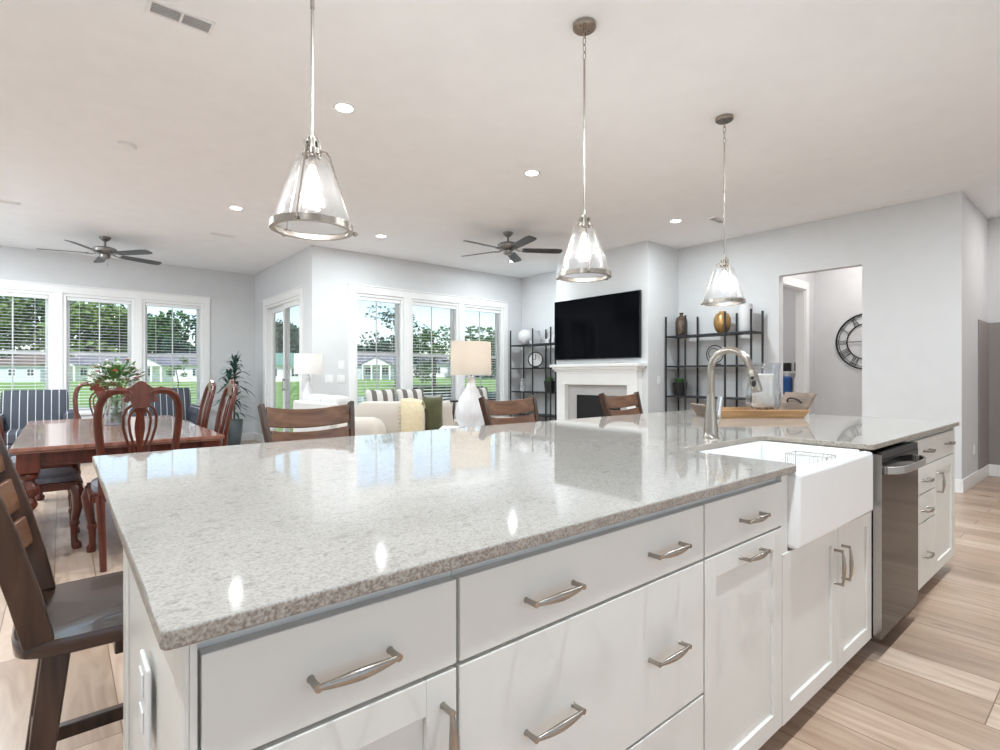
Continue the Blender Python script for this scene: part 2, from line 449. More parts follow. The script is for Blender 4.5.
WZ0, WZ1 = .62, 2.46
din_w = [(-1.0, -.10), (.02, .93), (1.03, 1.93)]
liv_w = [(3.43, 4.27), (4.40, 5.36), (5.45, 6.38)]
wall_with_holes('wall_dining', 'X', YD, YD+.15, XL-.15, XS+.15, [(a, b, WZ0, WZ1) for a, b in din_w])
wall_with_holes('wall_slider', 'Y', XS, XS+.15, YL, YD, [(8.05, 9.80, 0, 2.42)])
wall_with_holes('wall_living', 'X', YL, YL+.15, XS+.15, 7.3, [(a, b, WZ0, WZ1) for a, b in liv_w])
wall_with_holes('wall_alcove', 'Y', XA, XA+.15, 6.1, YL, [])
struct('wall_chimney', MB().box(XF, 7.2, 4.34, 6.1, 0, C), M['wall'])
wall_with_holes('wall_right', 'Y', XR, XR+.12, 1.25, 4.34, [(2.0, 2.91, 0, 2.475)])
wall_with_holes('wall_hall_side', 'X', 1.13, 1.25, XR, 8.55, [])
wall_with_holes('wall_hall_end', 'Y', 8.35, 8.47, 1.25, 2.95, [])
wall_with_holes('wall_hall_left', 'X', 2.95, 3.07, XR+.12, 9.5, [(7.22, 8.0, 0, 2.40)])
wall_with_holes('wall_laundry_end', 'Y', 9.5, 9.62, 2.95, 5.2, [])
wall_with_holes('wall_laundry_far', 'X', 5.0, 5.12, XR+.12, 9.5, [])
wall_with_holes('wall_far_right', 'Y', 8.55, 8.67, YB, 1.25, [])
wall_with_holes('wall_back', 'X', YB-.12, YB, XL-.15, 8.67, [(-1.0, .5, 1.0, 2.4), (.7, 2.2, 1.0, 2.4)])  # openings for the two added windows behind the camera
wall_with_holes('wall_left', 'Y', XL-.15, XL, YB, YD, [(4.6, 5.8, .62, 2.46), (6.2, 7.4, .62, 2.46)])  # openings for the two added windows out of view on the left

# baseboards
def base(name, x0, x1, y0, y1):
    b = MB().box(x0, x1, y0, y1, 0, .14)
    return struct(name, b, M['trim'], bevel=.006)
base('baseboard_dining', XL, XS, YD-.016, YD)
base('baseboard_slider', XS-.016, XS, 9.91, YD-.016)
base('baseboard_slider_near', XS-.016, XS, YL, 7.94)
base('baseboard_living', XS, XA, YL-.016, YL)
base('baseboard_alcove', XA-.016, XA, 6.1, YL-.016)
base('baseboard_right', XR-.016, XR, 2.91, 4.34)
base('baseboard_right_near', XR-.016, XR, 1.13, 2.0)
base('baseboard_hall_side', XR-.016, 8.534, 1.114, 1.13)
base('baseboard_far_right', 8.534, 8.55, YB, 1.13)
base('baseboard_hall_end', 8.334, 8.35, 1.25, 2.95)

# grey lower wall panels in the right corner
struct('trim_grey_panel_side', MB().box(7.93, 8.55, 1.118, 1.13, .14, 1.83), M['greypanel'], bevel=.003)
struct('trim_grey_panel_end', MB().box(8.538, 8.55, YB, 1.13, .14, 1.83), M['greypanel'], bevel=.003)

def unit_window(n, x0, x1, y, bl_label):
    """one double-hung unit set in the wall whose inner face is at y"""
    w = thing('window_%d' % n, None, None, ((x0+x1)/2, y, WZ0), kind='structure')
    h = WZ1-WZ0; hw = (x1-x0)/2; zm = 1.54-WZ0
    f = MB()
    for sx in (-1, 1): f.box(sx*hw, sx*(hw-.045), .0, .15, 0, h)
    f.box(-hw+.045, hw-.045, .0, .15, h-.045, h); f.box(-hw+.045, hw-.045, .0, .15, 0, .035)
    f.build('window_frame', M['trim'], w, bevel=.003)
    a = hw-.045
    s = MB()
    for z0, z1, yy in ((.035, zm+.02, .10), (zm-.02, h-.045, .125)):
        s.box(-a, -a+.04, yy-.015, yy+.015, z0, z1); s.box(a-.04, a, yy-.015, yy+.015, z0, z1)
        s.box(-a+.04, a-.04, yy-.015, yy+.015, z0, z0+.045); s.box(-a+.04, a-.04, yy-.015, yy+.015, z1-.045, z1)
    s.build('sash', M['trim'], w)
    mu = MB()
    mu.box(-.009, .009, .097, .107, .08, zm-.025); mu.box(-.009, .009, .120, .130, zm+.025, h-.09)
    mu.build('muntin', M['trim'], w)
    p = MB()
    p.box(-a+.04, a-.04, .098, .102, .08, zm-.025); p.box(-a+.04, a-.04, .123, .127, zm+.025, h-.09)
    p.build('pane', M['pane'], w)
    # the blind: a thing of its own
    bl = thing('window_blind', bl_label, 'window blind', ((x0+x1)/2, y+.045, WZ0), group='open white slat blinds')
    MB().box(-a+.005, a-.005, -.028, .028, h-.10, h-.047).build('head_rail', M['blind'], bl, bevel=.004)
    sl = MB(); z = h-.135
    while z > .09:
        mt = Matrix.Translation((0, 0, z)) @ Matrix.Rotation(math.radians(7), 4, 'X')
        sl.box(-a+.01, a-.01, -.024, .024, -.0013, .0013, mt); z -= .047
    sl.build('slats', M['blind'], bl)
    MB().box(-a+.008, a-.008, -.025, .025, .05, .068).build('bottom_rail', M['blind'], bl, bevel=.003)
    for cx_ in (-a*.62, a*.62):
        MB().box(cx_-.0012, cx_+.0012, -.0265, -.0245, .06, h-.1).box(cx_-.0012, cx_+.0012, .0245, .0265, .06, h-.1).build('ladder_cord', M['blind'], bl)
for i, (a, b) in enumerate(din_w):
    unit_window(i+1, a, b, YD, ['white slat blind in the leftmost dining window, cut by the frame',
        'white slat blind in the middle dining window behind the flowers', 'white slat blind in the right dining window by the potted plant'][i])
for i, (a, b) in enumerate(liv_w):
    unit_window(i+4, a, b, YL, ['white slat blind in the left living window near the switch plates',
        'white slat blind in the middle living window', 'white slat blind in the right living window behind the big lamp shade'][i])

def casing(name, ws, y, x0, x1):
    b = MB(); z1 = 2.57
    b.box(x0, x1, y-.02, y, WZ1-.0, z1)                          # head
    b.box(x0-.015, x1+.015, y-.03, y, z1, z1+.02)
    b.box(x0-.02, x1+.02, y-.05, y, WZ0-.035, WZ0)               # stool
    b.box(x0, x1, y-.018, y, WZ0-.13, WZ0-.035)
    e = [x0]+[q for w in ws for q in w]+[x1]
    for i in range(0, len(e), 2): b.box(e[i], e[i+1], y-.02, y, WZ0, WZ1)
    struct(name, b, M['trim'], bevel=.002)
casing('trim_dining_window', din_w, YD, -1.12, 2.03)
casing('trim_living_window', liv_w, YL, 3.33, 6.48)

for n_, ax, c, a0, a1, z0, z1 in ((7, 'X', YB-.06, -1.0, .5, 1.0, 2.4), (8, 'X', YB-.06, .7, 2.2, 1.0, 2.4), (9, 'Y', XL-.07, 4.6, 5.8, .62, 2.46), (10, 'Y', XL-.07, 6.2, 7.4, .62, 2.46)):  # unseen windows added to bring in sun and sky as fill light
    w = thing('window_%d' % n_, None, None, (((a0+a1)/2, c, z0) if ax == 'X' else (c, (a0+a1)/2, z0)), 0 if ax == 'X' else PI/2, kind='structure')
    hw, h = (a1-a0)/2, z1-z0
    MB().box(-hw, -hw+.05, -.03, .03, 0, h).box(hw-.05, hw, -.03, .03, 0, h).box(-hw+.05, hw-.05, -.03, .03, 0, .05).box(-hw+.05, hw-.05, -.03, .03, h-.05, h).box(-hw+.05, hw-.05, -.02, .02, h/2-.025, h/2+.025).build('window_frame', M['trim'], w)
    MB().box(-hw+.05, hw-.05, -.003, .003, .05, h/2-.025).box(-hw+.05, hw-.05, -.003, .003, h/2+.025, h-.05).build('pane', M['pane'], w)

# sliding door on the short wall
d1 = thing('door_1', None, None, (XS, 8.92, 0), kind='structure')
f = MB(); y0, y1 = -.87, .88
f.box(0, .15, y0, y0+.04, 0, 2.42).box(0, .15, y1-.04, y1, 0, 2.42).box(0, .15, y0+.04, y1-.04, 2.37, 2.42).box(0, .15, y0+.04, y1-.04, 0, .03)
f.build('door_frame', M['trim'], d1)
for k, (a, b, xx, nm) in enumerate(((y0+.04, .03, .045, 'sliding_panel'), (-.03, y1-.04, .10, 'fixed_panel'))):
    q = MB(); w = .055
    q.box(xx-.02, xx+.02, a, a+w, .03, 2.37).box(xx-.02, xx+.02, b-w, b, .03, 2.37).box(xx-.02, xx+.02, a+w, b-w, 2.29, 2.37).box(xx-.02, xx+.02, a+w, b-w, .03, .15)
    pn = q.build(nm, M['trim'], d1, bevel=.003)
    MB().box(xx-.004, xx+.004, a+w, b-w, .15, 2.29).build('pane', M['pane'], pn)
MB().cyl((.0, -.04, .95), (.0, -.04, 1.15), .008).box(-.0, .03, -.05, -.03, .96, .98).box(0, .03, -.05, -.03, 1.12, 1.14).build('door_handle', M['nickel'], d1)
b = MB(); b.box(XS-.02, XS, 7.94, 8.05, 0, 2.42).box(XS-.02, XS, 9.80, 9.91, 0, 2.42).box(XS-.02, XS, 7.94, 9.91, 2.42, 2.52).box(XS-.03, XS, 7.93, 9.92, 2.52, 2.54)
struct('trim_slider_door', b, M['trim'], bevel=.002)
# doorway casing in the hall
b = MB(); b.box(8.0, 8.10, 2.93, 2.95, 0, 2.40).box(7.20, 8.10, 2.93, 2.95, 2.40, 2.51)
b.box(7.985, 8.0, 2.95, 3.07, 0, 2.40).box(7.22, 7.985, 2.95, 3.07, 2.385, 2.40)
struct('trim_hall_doorway', b, M['trim'], bevel=.002)

# ------------------------------------------------------------------ kitchen island
YC = .715          # plane of the fronts
def shaker(b, x0, x1, z0, z1, fw=.058, t=.02, y=YC):
    b.box(x0, x0+fw, y, y+t, z0, z1).box(x1-fw, x1, y, y+t, z0, z1)
    b.box(x0+fw, x1-fw, y, y+t, z0, z0+fw).box(x0+fw, x1-fw, y, y+t, z1-fw, z1)
    b.box(x0+fw, x1-fw, y+.009, y+t, z0+fw, z1-fw)
    return b
def pull(parent, x, z, L=.15, vert=False, y=YC):
    """bowed bar pull, fuller in the middle, on two posts"""
    b = MB(); h = L*.41; n = 12; P = []; R = []
    for i in range(n+1):
        t = -1+2*i/n
        P.append((t*h, -.027-.005*(1-t*t), 0)); R.append(.0040+.0050*(1-abs(t)**1.5))
    if vert: P = [(0, p[1], p[0]) for p in P]
    b.tube([(x+p[0], y+p[1], z+p[2]) for p in P], R, 10, flat=.75)
    for s in (-1, 1):
        dx, dz = (0, s*h) if vert else (s*h, 0)
        b.tube([(x+dx, y+.001, z+dz), (x+dx, y-.004, z+dz), (x+dx, y-.022, z+dz), (x+dx, y-.030, z+dz)], [.0062, .0048, .0052, .0058], 10)
    return b.build('handle', M['nickel'], parent, smooth=True, angle=50)
ZT = .868          # top of the fronts
ZB = .085
def cabinet(label, x0, x1, fronts, loc=None):
    t = thing('base_cabinet', label, 'kitchen cabinet', (0, 0, 0), group=None)
    MB().box(x0+.001, x1-.001, YC+.021, 1.36, ZB, ZT+.012).build('body', M['cab'], t)
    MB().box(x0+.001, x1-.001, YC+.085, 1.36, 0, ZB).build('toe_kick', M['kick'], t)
    g = .0035
    for kind, a, b, z0, z1, hs in fronts:
        q = MB()
        if kind == 'drawer': q.box(a+g, b-g, YC, YC+.02, z0+g, z1-g)
        else: shaker(q, a+g, b-g, z0+g, z1-g)
        o = q.build('door' if kind == 'door' else 'drawer', M['cab'], t, bevel=.0018)
        for hx, hz, L, vv in hs: pull(o, hx, hz, L, vv)
    return t
cabinet('white island cabinet nearest the camera with one drawer above a panelled door', .126, .505,
        [('drawer', .126, .505, .722, ZT, [(.320, .788, .145, False)]), ('door', .126, .505, ZB, .722, [(.474, .61, .14, True)])])
cabinet('wide white island cabinet of deep drawers with two pulls each', .505, 1.285,
        [('drawer', .505, 1.285, .722, ZT, [(.72, .788, .155, False), (1.105, .788, .155, False)]),
         ('drawer', .505, 1.285, .375, .722, [(.72, .545, .155, False), (1.105, .545, .155, False)]),
         ('drawer', .505, 1.285, ZB, .375, [(.72, .24, .155, False), (1.105, .24, .155, False)])])
cabinet('narrow white island cabinet with a pull-out door left of the sink', 1.285, 1.76,
        [('drawer', 1.285, 1.76, .722, ZT, [(1.54, .790, .15, False)]), ('door', 1.285, 1.76, ZB, .722, [(1.54, .684, .15, False)])])
t = thing('sink_cabinet', 'white two-door cabinet under the farmhouse sink', 'kitchen cabinet')
MB().box(1.761, 1.808, YC+.004, 1.36, ZB, ZT+.012).box(2.571, 2.649, YC+.021, 1.36, ZB, ZT+.012).box(1.808, 2.571, YC+.021, 1.16, ZB, .625).box(1.808, 2.571, 1.16, 1.36, ZB, ZT+.012).build('body', M['cab'], t)
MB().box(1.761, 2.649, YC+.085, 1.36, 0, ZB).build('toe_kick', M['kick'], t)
for a, b, hx in ((1.76, 2.25, 2.213), (2.25, 2.65, 2.290)):
    o = shaker(MB(), a+.0035, b-.0035, ZB, .63).build('door', M['cab'], t, bevel=.0018)
    pull(o, hx, .49, .15, True)
cabinet('white island cabinet of four small stacked drawers beside the dishwasher', 3.255, 3.76,
        [('drawer', 3.255, 3.76, .722, ZT, [(3.56, .80, .14, False)]), ('drawer', 3.255, 3.76, .575, .722, [(3.53, .648, .14, False)]),
         ('drawer', 3.255, 3.76, .425, .575, [(3.53, .49, .14, False)]), ('drawer', 3.255, 3.76, ZB, .425, [(3.53, .25, .14, False)])])
cabinet('white end cabinet with a small drawer over a tall panelled door', 3.76, 4.24,
        [('drawer', 3.76, 4.24, .722, ZT, [(4.05, .80, .14, False)]), ('door', 3.76, 4.24, ZB, .722, [(3.79+.01, .60, .13, True)])])

# end and back panels
t = thing('island_end_panel', 'white panelled left end of the island below the counter', 'panel')
MB().box(.117, .125, .715, 1.49, 0, .890).build('panel', M['cab'], t)
MB().box(.110, .117, .715, .775, 0, .890).box(.110, .117, 1.43, 1.49, 0, .890).box(.110, .117, .775, 1.43, .80, .890).box(.110, .117, .775, 1.43, 0, .11).build('panel_frame', M['cab'], t, bevel=.002)
t = thing('island_right_panel', 'white finished panel closing the right end of the island', 'panel')
MB().box(4.241, 4.262, .715, 1.49, .085, .890).box(4.241, 4.262, .80, 1.49, 0, .085).build('panel', M['cab'], t, bevel=.002)
t = thing('island_back_panel', 'white panelled back of the island under the seating overhang', 'panel')
b = MB().box(.135, 4.24, 1.362, 1.48, 0, .890)
b.build('panel', M['cab'], t)
b = MB()
for k in range(6): MB().box(.135+k*.806, .135+k*.806+.07, 1.481, 1.49, 0, .890).build('stile', M['cab'], t)
# support brackets below the overhang
for k, (bx_, lb) in enumerate(((.55, 'white corbel bracket under the overhang near the left end'), (2.15, 'white corbel bracket under the middle of the overhang'), (3.85, 'white corbel bracket under the overhang near the right end'))):
    o = MB().prism([(1.492, .8905), (1.90, .8905), (1.90, .85), (1.55, .55), (1.492, .55)], bx_, bx_+.06, 'YZ').build('corbel_bracket', M['cab'], bevel=.004)
    tag(o, lb, 'bracket', 'overhang corbels')

# outlet on the end panel
o = thing('power_outlet', 'white double outlet plate on the left end of the island', 'outlet', (.110, 1.035, .672))
b = MB()
b.box(-.008, 0, -.045, .045, -.064, .064)
b.build('plate', M['white'], o, bevel=.004)
for s in (-1, 1): MB().box(-.011, -.0081, -.02, .02, s*.030-.018, s*.030+.018).build('socket', M['white'], o, bevel=.006)

# countertop with an open-fronted sink cut-out
CX0, CX1, CY0, CY1 = .085, 4.26, .69, 2.36
def rnd(cx_, cy_, r, a0, a1, n=5):
    return [(cx_+r*math.cos(math.radians(a0+(a1-a0)*i/n)), cy_+r*math.sin(math.radians(a0+(a1-a0)*i/n))) for i in range(n+1)]
poly = []
poly += rnd(CX0+.012, CY0+.012, .012, 180, 270)
poly += rnd(1.83-.035, CY0+.035, .035, 270, 360)
poly += rnd(1.835+.06, 1.135-.06, .06, 180, 90)
poly += rnd(2.575-.06, 1.135-.06, .06, 90, 0)
poly += rnd(2.575+.02, CY0+.02, .02, 180, 270)
poly += rnd(CX1-.012, CY0+.012, .012, 270, 360)
poly += rnd(CX1-.012, CY1-.012, .012, 0, 90)
poly += rnd(CX0+.012, CY1-.012, .012, 90, 180)
b = MB().prism(poly, .891, .915, 'XY')
o = b.build('countertop', [M['quartz'], M['quartz_edge']], bevel=.004, seg=3)
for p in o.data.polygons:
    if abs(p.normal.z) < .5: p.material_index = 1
tag(o, 'long pale speckled quartz countertop over the island', 'countertop')

# farmhouse sink
t = thing('farmhouse_sink', 'white apron-front farmhouse sink set in the island', 'sink', (2.2, .685, .638))
MB().box(-.389, .368, 0, .05, 0, .250).build('apron', M['sink'], t, smooth=True, bevel=.016, seg=4)
MB().box(-.365, -.335, .05, .468, .0, .2525).box(.335, .365, .05, .468, 0, .2525).box(-.335, .335, .438, .468, 0, .2525).box(-.335, .335, .05, .438, 0, .03).build('basin', M['sink'], t, bevel=.004)
MB().lathe([(.045, .031), (.045, .034), (.03, .036), (.03, .033)], (0, .25, 0), 24).build('drain', M['steel'], t)
# sponge caddy hanging in the sink
t = thing('sink_caddy', 'chrome wire caddy standing in the farmhouse sink', 'sponge caddy', (2.33, .84, .669))
b = MB(); 
for z in (0, .11, .212):
    b.tube([(-.05, -.075, z), (.05, -.075, z), (.05, .075, z), (-.05, .075, z)], .0025, 6, closed=True)
for y in [-.075+.015*i for i in range(11)]:
    b.cyl((-.05, y, 0), (-.05, y, .212), .0015, seg=6); b.cyl((.05, y, 0), (.05, y, .212), .0015, seg=6)
for x in [-.05+.02*i for i in range(6)]:
    b.cyl((x, -.075, 0), (x, -.075, .212), .0015, seg=6); b.cyl((x, .075, 0), (x, .075, .212), .0015, seg=6); b.cyl((x, -.075, 0), (x, .075, 0), .0015, seg=6)
b.build('wire_basket', M['chrome'], t)

# faucet
t = thing('kitchen_faucet', 'tall brushed nickel gooseneck faucet with pull-down sprayer behind the sink', 'faucet', (2.285, 1.24, .915))
MB().lathe([(.036, 0), (.036, .006), (.033, .010), (.031, .03), (.027, .09), (.021, .15), (.0185, .20)], seg=28).build('base', M['nickel'], t, smooth=True)
pts = [(0, 0, .20), (0, 0, .30)]
R_ = .088
for i in range(0, 17):
    a = PI*i/16*0.93; pts.append((0, -R_+R_*math.cos(a), .31+R_*math.sin(a)))
pts.append((0, -.188, .30))
MB().tube(pts, .0155, 16).build('spout', M['nickel'], t, smooth=True)
hd = MB().tube([(0, -.186, .305), (0, -.190, .295), (0, -.197, .265), (0, -.208, .222), (0, -.210, .214)], [.0165, .0185, .020, .0225, .020], 20).build('spray_head', M['nickel'], t, smooth=True)
MB().blob((-.018, -.203, .250), (.006, .010, .018), 10, 6).blob((-.018, -.197, .275), (.006, .008, .008), 10, 6).build('spray_button', M['darkplastic'], hd, smooth=True)
hv = MB(); hv.tube([(.02, 0, .085), (.05, 0, .09), (.062, 0, .092)], [.017, .016, .012], 16)
hv.tube([(.055, 0, .06), (.060, 0, .09), (.066, -.004, .13), (.078, -.006, .185)], [.014, .017, .013, .015], 12, flat=.8)
hv.build('lever_handle', M['chrome'], t, smooth=True)

# dishwasher
t = thing('dishwasher', 'black stainless dishwasher with curved steel handle between island cabinets', 'dishwasher', (2.655, .682, .0))
W = .595
MB().box(0.003, W-.003, .03, .64, .085, .87).build('tub', M['darkplastic'], t)
MB().box(.006, W-.004, 0, .03, .085, .842).build('door_panel', M['blacksteel'], t, bevel=.003)
MB().box(0.001, .006, .0, .03, .085, .865).build('side_trim', M['steel'], t)
MB().box(.006, W-.004, .002, .03, .843, .872).build('control_strip', M['darkplastic'], t, bevel=.002)
b = MB()
for k in range(14): b.box(.05+k*.036, .075+k*.036, .004, .02, .8715, .8745)
b.build('control_button', M['black'], t)
b = MB(); P_ = []
for i in range(13):
    s = -1+2*i/12; P_.append((W/2+s*(W/2-.025), -.012-.045*(1-s**4), .797))
b.strip(P_, .032, .010, (0, 0, 1)); b.box(.025, .055, -.014, .002, .781, .813).box(W-.055, W-.025, -.014, .002, .781, .813)
b.build('handle', M['steel'], t, bevel=.003)
MB().box(.003, W-.003, .118, .60, 0, .084).build('toe_kick', M['darkplastic'], t)

# ------------------------------------------------------------------ tray, candle, booklet
TR = math.radians(-36)
tray_c = V((3.68, 1.72, .9155))
t = thing('wooden_tray', 'long wooden tray with raised ends and black handles behind the faucet', 'tray', tray_c, TR)
b = MB()
b.box(-.30, .30, -.15, .15, 0, .014)
for s in (-1, 1):
    b.rings([[(-.30, s*.138, .006), (-.30, s*.152, .0), (-.335, s*.168, .052), (-.335, s*.156, .055)], [(.30, s*.138, .006), (.30, s*.152, .0), (.335, s*.168, .052), (.335, s*.156, .055)]])
b.build('tray_body', M['traywood'], t)
for s in (-1, 1):
    zz = .085 if s < 0 else .165; xx = .345 if s < 0 else .385
    e = MB(); e.rings([[(s*.30, -.152, 0), (s*.285, -.152, .012), (s*.285, .152, .012), (s*.30, .152, 0)],
                       [(s*xx, -.165, zz-.003), (s*(xx-.015), -.165, zz), (s*(xx-.015), .165, zz), (s*xx, .165, zz-.003)]])
    e.build('end_board', M['trayend'], t)
    h = MB(); q = []
    for i in range(9):
        a = PI*i/8; q.append((s*(.298+(xx-.298)*.5-.03*math.sin(a)), -.085*math.cos(a), zz*.5+.045*math.sin(a)))
    h.tube(q, .0055, 8); h.build('handle', M['blackiron'], t, smooth=True)
def tl(x, y, z): return tray_c + Matrix.Rotation(TR, 3, 'Z') @ V((x, y, z))
hc = tl(.115, .015, .0145)
t = thing('hurricane_candle_holder', 'large clear ribbed glass hurricane holding a white candle on the tray', 'candle holder', hc)
prof = [(r*1.05, z*1.17) for r, z in [(.072, 0), (.088, .02), (.105, .07), (.104, .13), (.096, .18), (.096, .25), (.108, .305), (.104, .306), (.092, .25), (.092, .18), (.100, .13), (.101, .07), (.083, .024), (0.01, .02)]]
rs = []
for r, z in prof:
    rs.append([((r+.003*math.cos(12*2*PI*j/72))*math.cos(2*PI*j/72), (r+.003*math.cos(12*2*PI*j/72))*math.sin(2*PI*j/72), z) for j in range(72)])
MB().rings(rs).build('glass_hurricane', M['clear'], t, smooth=True)
o = MB().lathe([(.068, 0), (.071, .006), (.071, .225), (.065, .232), (.01, .228)], seg=28).build('pillar_candle', M['wax'], smooth=True)
o.location = hc+V((0, 0, .05)); tag(o, 'thick white pillar candle inside the glass hurricane', 'candle')
MB().cyl((0, 0, .225), (0, 0, .250), .0015, seg=6).build('wick', M['blackiron'], o)
peb = MB()
for k in range(70):
    a = random.uniform(0, 6.28); rr = random.uniform(0, .07); zz = random.uniform(.03, .044)
    peb.blob((rr*math.cos(a), rr*math.sin(a), zz), (.008, .008, .0065), 6, 4)
o = peb.build('clear_pebbles', M['trayend'], smooth=True); o.location = hc; tag(o, 'small grey pebbles in the bottom of the hurricane', 'pebbles', kind='stuff')
o = MB().box(-.07, .07, -.05, .05, 0, .018).build('notebook', M['blackiron'], bevel=.003); o.location = tl(-.14, -.02, .0146); o.rotation_euler = (0, 0, TR)
tag(o, 'black notebook lying at the left end of the tray', 'notebook')
MB().box(-.062, .066, -.047, .047, .0185, .021).build('page_block', M['white'], o)

# ------------------------------------------------------------------ bar stools
def make_stool():
    """faces +X ; origin on the floor below seat centre"""
    t = thing('bar_stool', 'dark brown ladder-back bar stool at the left end of the island', 'bar stool', group='dark wood bar stools')
    s = MB(); n = 14; top = []; 
    def outline(k=1.0):
        pts = []
        for i in range(40):
            a = 2*PI*i/40; cxx = math.copysign(abs(math.cos(a))**.35, math.cos(a)); syy = math.copysign(abs(math.sin(a))**.35, math.sin(a))
            pts.append((cxx*.215*k, syy*.22*k*(1-.04*(cxx-1)*-1)))
        return pts
    rs = []
    rs.append([(x, y, .578) for x, y in outline(.93)])
    rs.append([(x, y, .585) for x, y in outline(.99)])
    rs.append([(x, y, .612) for x, y in outline(1.0)])
    rs.append([(x, y, .620) for x, y in outline(.98)])
    for k in (.85, .65, .45, .2):
        rs.append([(x+.0, y, .620-.016*(1-(k*1.05)**2)*(1 if True else 0)) for x, y in outline(k)])
    s.rings(rs); s.build('seat', M['stoolseat'], t, smooth=True, angle=60)
    for sy in (-1, 1):
        p = [(-.165, sy*.182, .615), (-.187, sy*.194, .72), (-.222, sy*.212, .86), (-.280, sy*.236, 1.055)]
        MB().strip(p, [.054, .054, .052, .044], [.030, .028, .026, .024], (1, 0, .25)).build('back_post', M['stool'], t, bevel=.004)
        # legs
    for sx in (-1, 1):
        for sy in (-1, 1):
            a, bb = V((sx*.135, sy*.13, .575)), V((sx*.205, sy*.205, 0))
            MB().strip([bb, a], [.040, .052], [.040, .052], (1, 0, 0)).build('leg', M['stool'], t, bevel=.005)
    b = MB(); b.box(-.165, .165, -.03, .03, .535, .577).box(-.03, .03, -.165, -.031, .535, .577).box(-.03, .03, .031, .165, .535, .577)
    b.build('swivel_frame', M['stool'], t, bevel=.004)
    for sy in (-1, 1): MB().box(-.165, .165, sy*.178-.013, sy*.178+.013, .20, .238).build('stretcher', M['stool'], t, bevel=.003)
    for sx in (-1, 1): MB().box(sx*.175-.013, sx*.175+.013, -.165, .165, .27, .305).build('stretcher', M['stool'], t, bevel=.003)
    # curved slats between posts
    for z0, z1 in ((.935, 1.035), (.832, .918), (.738, .815)):
        zc = (z0+z1)/2
        xb = -.280+(1.055-zc)*.285; w = .184+(zc-.72)*.125
        pts = []
        for i in range(11):
            s_ = -1+2*i/10; pts.append((xb-.050*(1-s_*s_)+.004, s_*w, zc-.012+.022*(s_*s_)))
        MB().strip(pts, z1-z0, .014, (-.2, 0, 1)).build('back_slat', M['slat'], t, smooth=True, bevel=.004)
    return t
stool = make_stool()
stool.location = (.128, 1.715, 0)
dup(stool, 'bar stool behind the island in front of the white couch, leftmost of the far row', (1.00, 2.50, 0), -PI/2, 'dark wood bar stools')
dup(stool, 'bar stool behind the island right of the big white lamp, middle of the far row', (2.385, 2.50, 0), -PI/2)
dup(stool, 'bar stool behind the island in front of the fireplace, rightmost of the far row', (3.62, 2.50, 0), -PI/2)

# ------------------------------------------------------------------ pendants
def make_pendant():
    t = thing('pendant_light', 'x', 'pendant light', (0, 0, 1.728), group='clear glass cone pendants over the island')
    H_ = C-1.728
    cn = MB().lathe([(.001, H_-.001), (.062, H_-.001), (.062, H_-.022), (.055, H_-.028), (.001, H_-.028)], seg=28).build('canopy', M['nickel'], t, smooth=True)
    for s in (-1, 1): MB().blob((s*.035, 0, H_-.030), (.006, .006, .004), 8, 4).build('screw', M['nickel'], cn, smooth=True)
    # three chain links under the canopy
    z = H_-.028
    for k in range(4):
        pts = []
        for i in range(14):
            a = 2*PI*i/14; x = .009*math.cos(a); zz = .024*math.sin(a)
            pts.append(((x, 0, z-.022+zz) if k % 2 == 0 else (0, x, z-.022+zz)))
        MB().tube(pts, .0022, 6, closed=True).build('chain_link', M['nickel'], t, smooth=True)
        z -= .040
    MB().cyl((0, 0, z), (0, 0, .33), .0055, seg=10).lathe([(.0075, .80), (.0075, .83)], seg=10).build('rod', M['nickel'], t, smooth=True)
    # cap with fluted cylinder and hooked arms
    b = MB().lathe([(.006, .36), (.008, .335), (.020, .33), (.020, .290), (.033, .288), (.033, .270), (.006, .265)], seg=24)
    for k in range(6):
        a = k*PI/3; b.cyl((.026*math.cos(a), .026*math.sin(a), .260), (.026*math.cos(a), .026*math.sin(a), .317), .0055, seg=8)
    b.build('cap', M['nickel'], t, smooth=True)
    R0, R1, ZG0, ZG1 = .056, .137, .247, .018
    for k in range(3):
        a = PI/2+.35+k*2*PI/3; ca, sa = math.cos(a), math.sin(a)
        def q(r, z): return (r*ca, r*sa, z)
        MB().tube([q(.022, .280), q(.034, .290), q(.05, .288), q(.062, .273), q(.067, .255), q(.146, .012)], .0035, 8).build('hooked_arm', M['nickel'], t, smooth=True)
        MB().blob(q(.154, .004), (.009, .009, .009), 10, 6).cyl(q(.135, .004), q(.164, .004), .005, seg=8).build('finial_screw', M['nickel'], t, smooth=True)
    MB().lathe([(R0, ZG0), (R0+.004, ZG0+.008), (R1, ZG1), (R1-.003, ZG1), (R0-.003, ZG0-.003)], seg=48, cap=False).build('glass_shade', M['pglass'], t, smooth=True)
    MB().lathe([(R1+.001, .020), (R1+.005, .020), (R1+.006, -.004), (R1-.012, -.004), (R1-.012, .001), (R1-.002, .004)], seg=56, cap=False).build('ring', M['nickel'], t, smooth=True)
    MB().lathe([(.010, .270), (.014, .265), (.014, .235), (.011, .23)], seg=16).build('socket', M['nickel'], t, smooth=True)
    MB().lathe([(.009, .232), (.013, .220), (.022, .192), (.027, .168), (.025, .148), (.017, .130), (.004, .124)], seg=20).build('bulb', M['bulb'], t, smooth=True)
    return t
pend = make_pendant()
PP = [((.70, 1.905), 'glass cone pendant nearest the camera, its rod cut by the top of the photo'),
      ((2.155, 1.885), 'glass cone pendant hanging in front of the television, middle of the row'),
      ((3.715, 1.912), 'farthest glass cone pendant, hanging above the faucet')]
for i, ((x, y), lb) in enumerate(PP):
    if i == 0: pend.location = (x, y, 1.728); pend['label'] = lb
    else: dup(pend, lb, (x, y, 1.728))
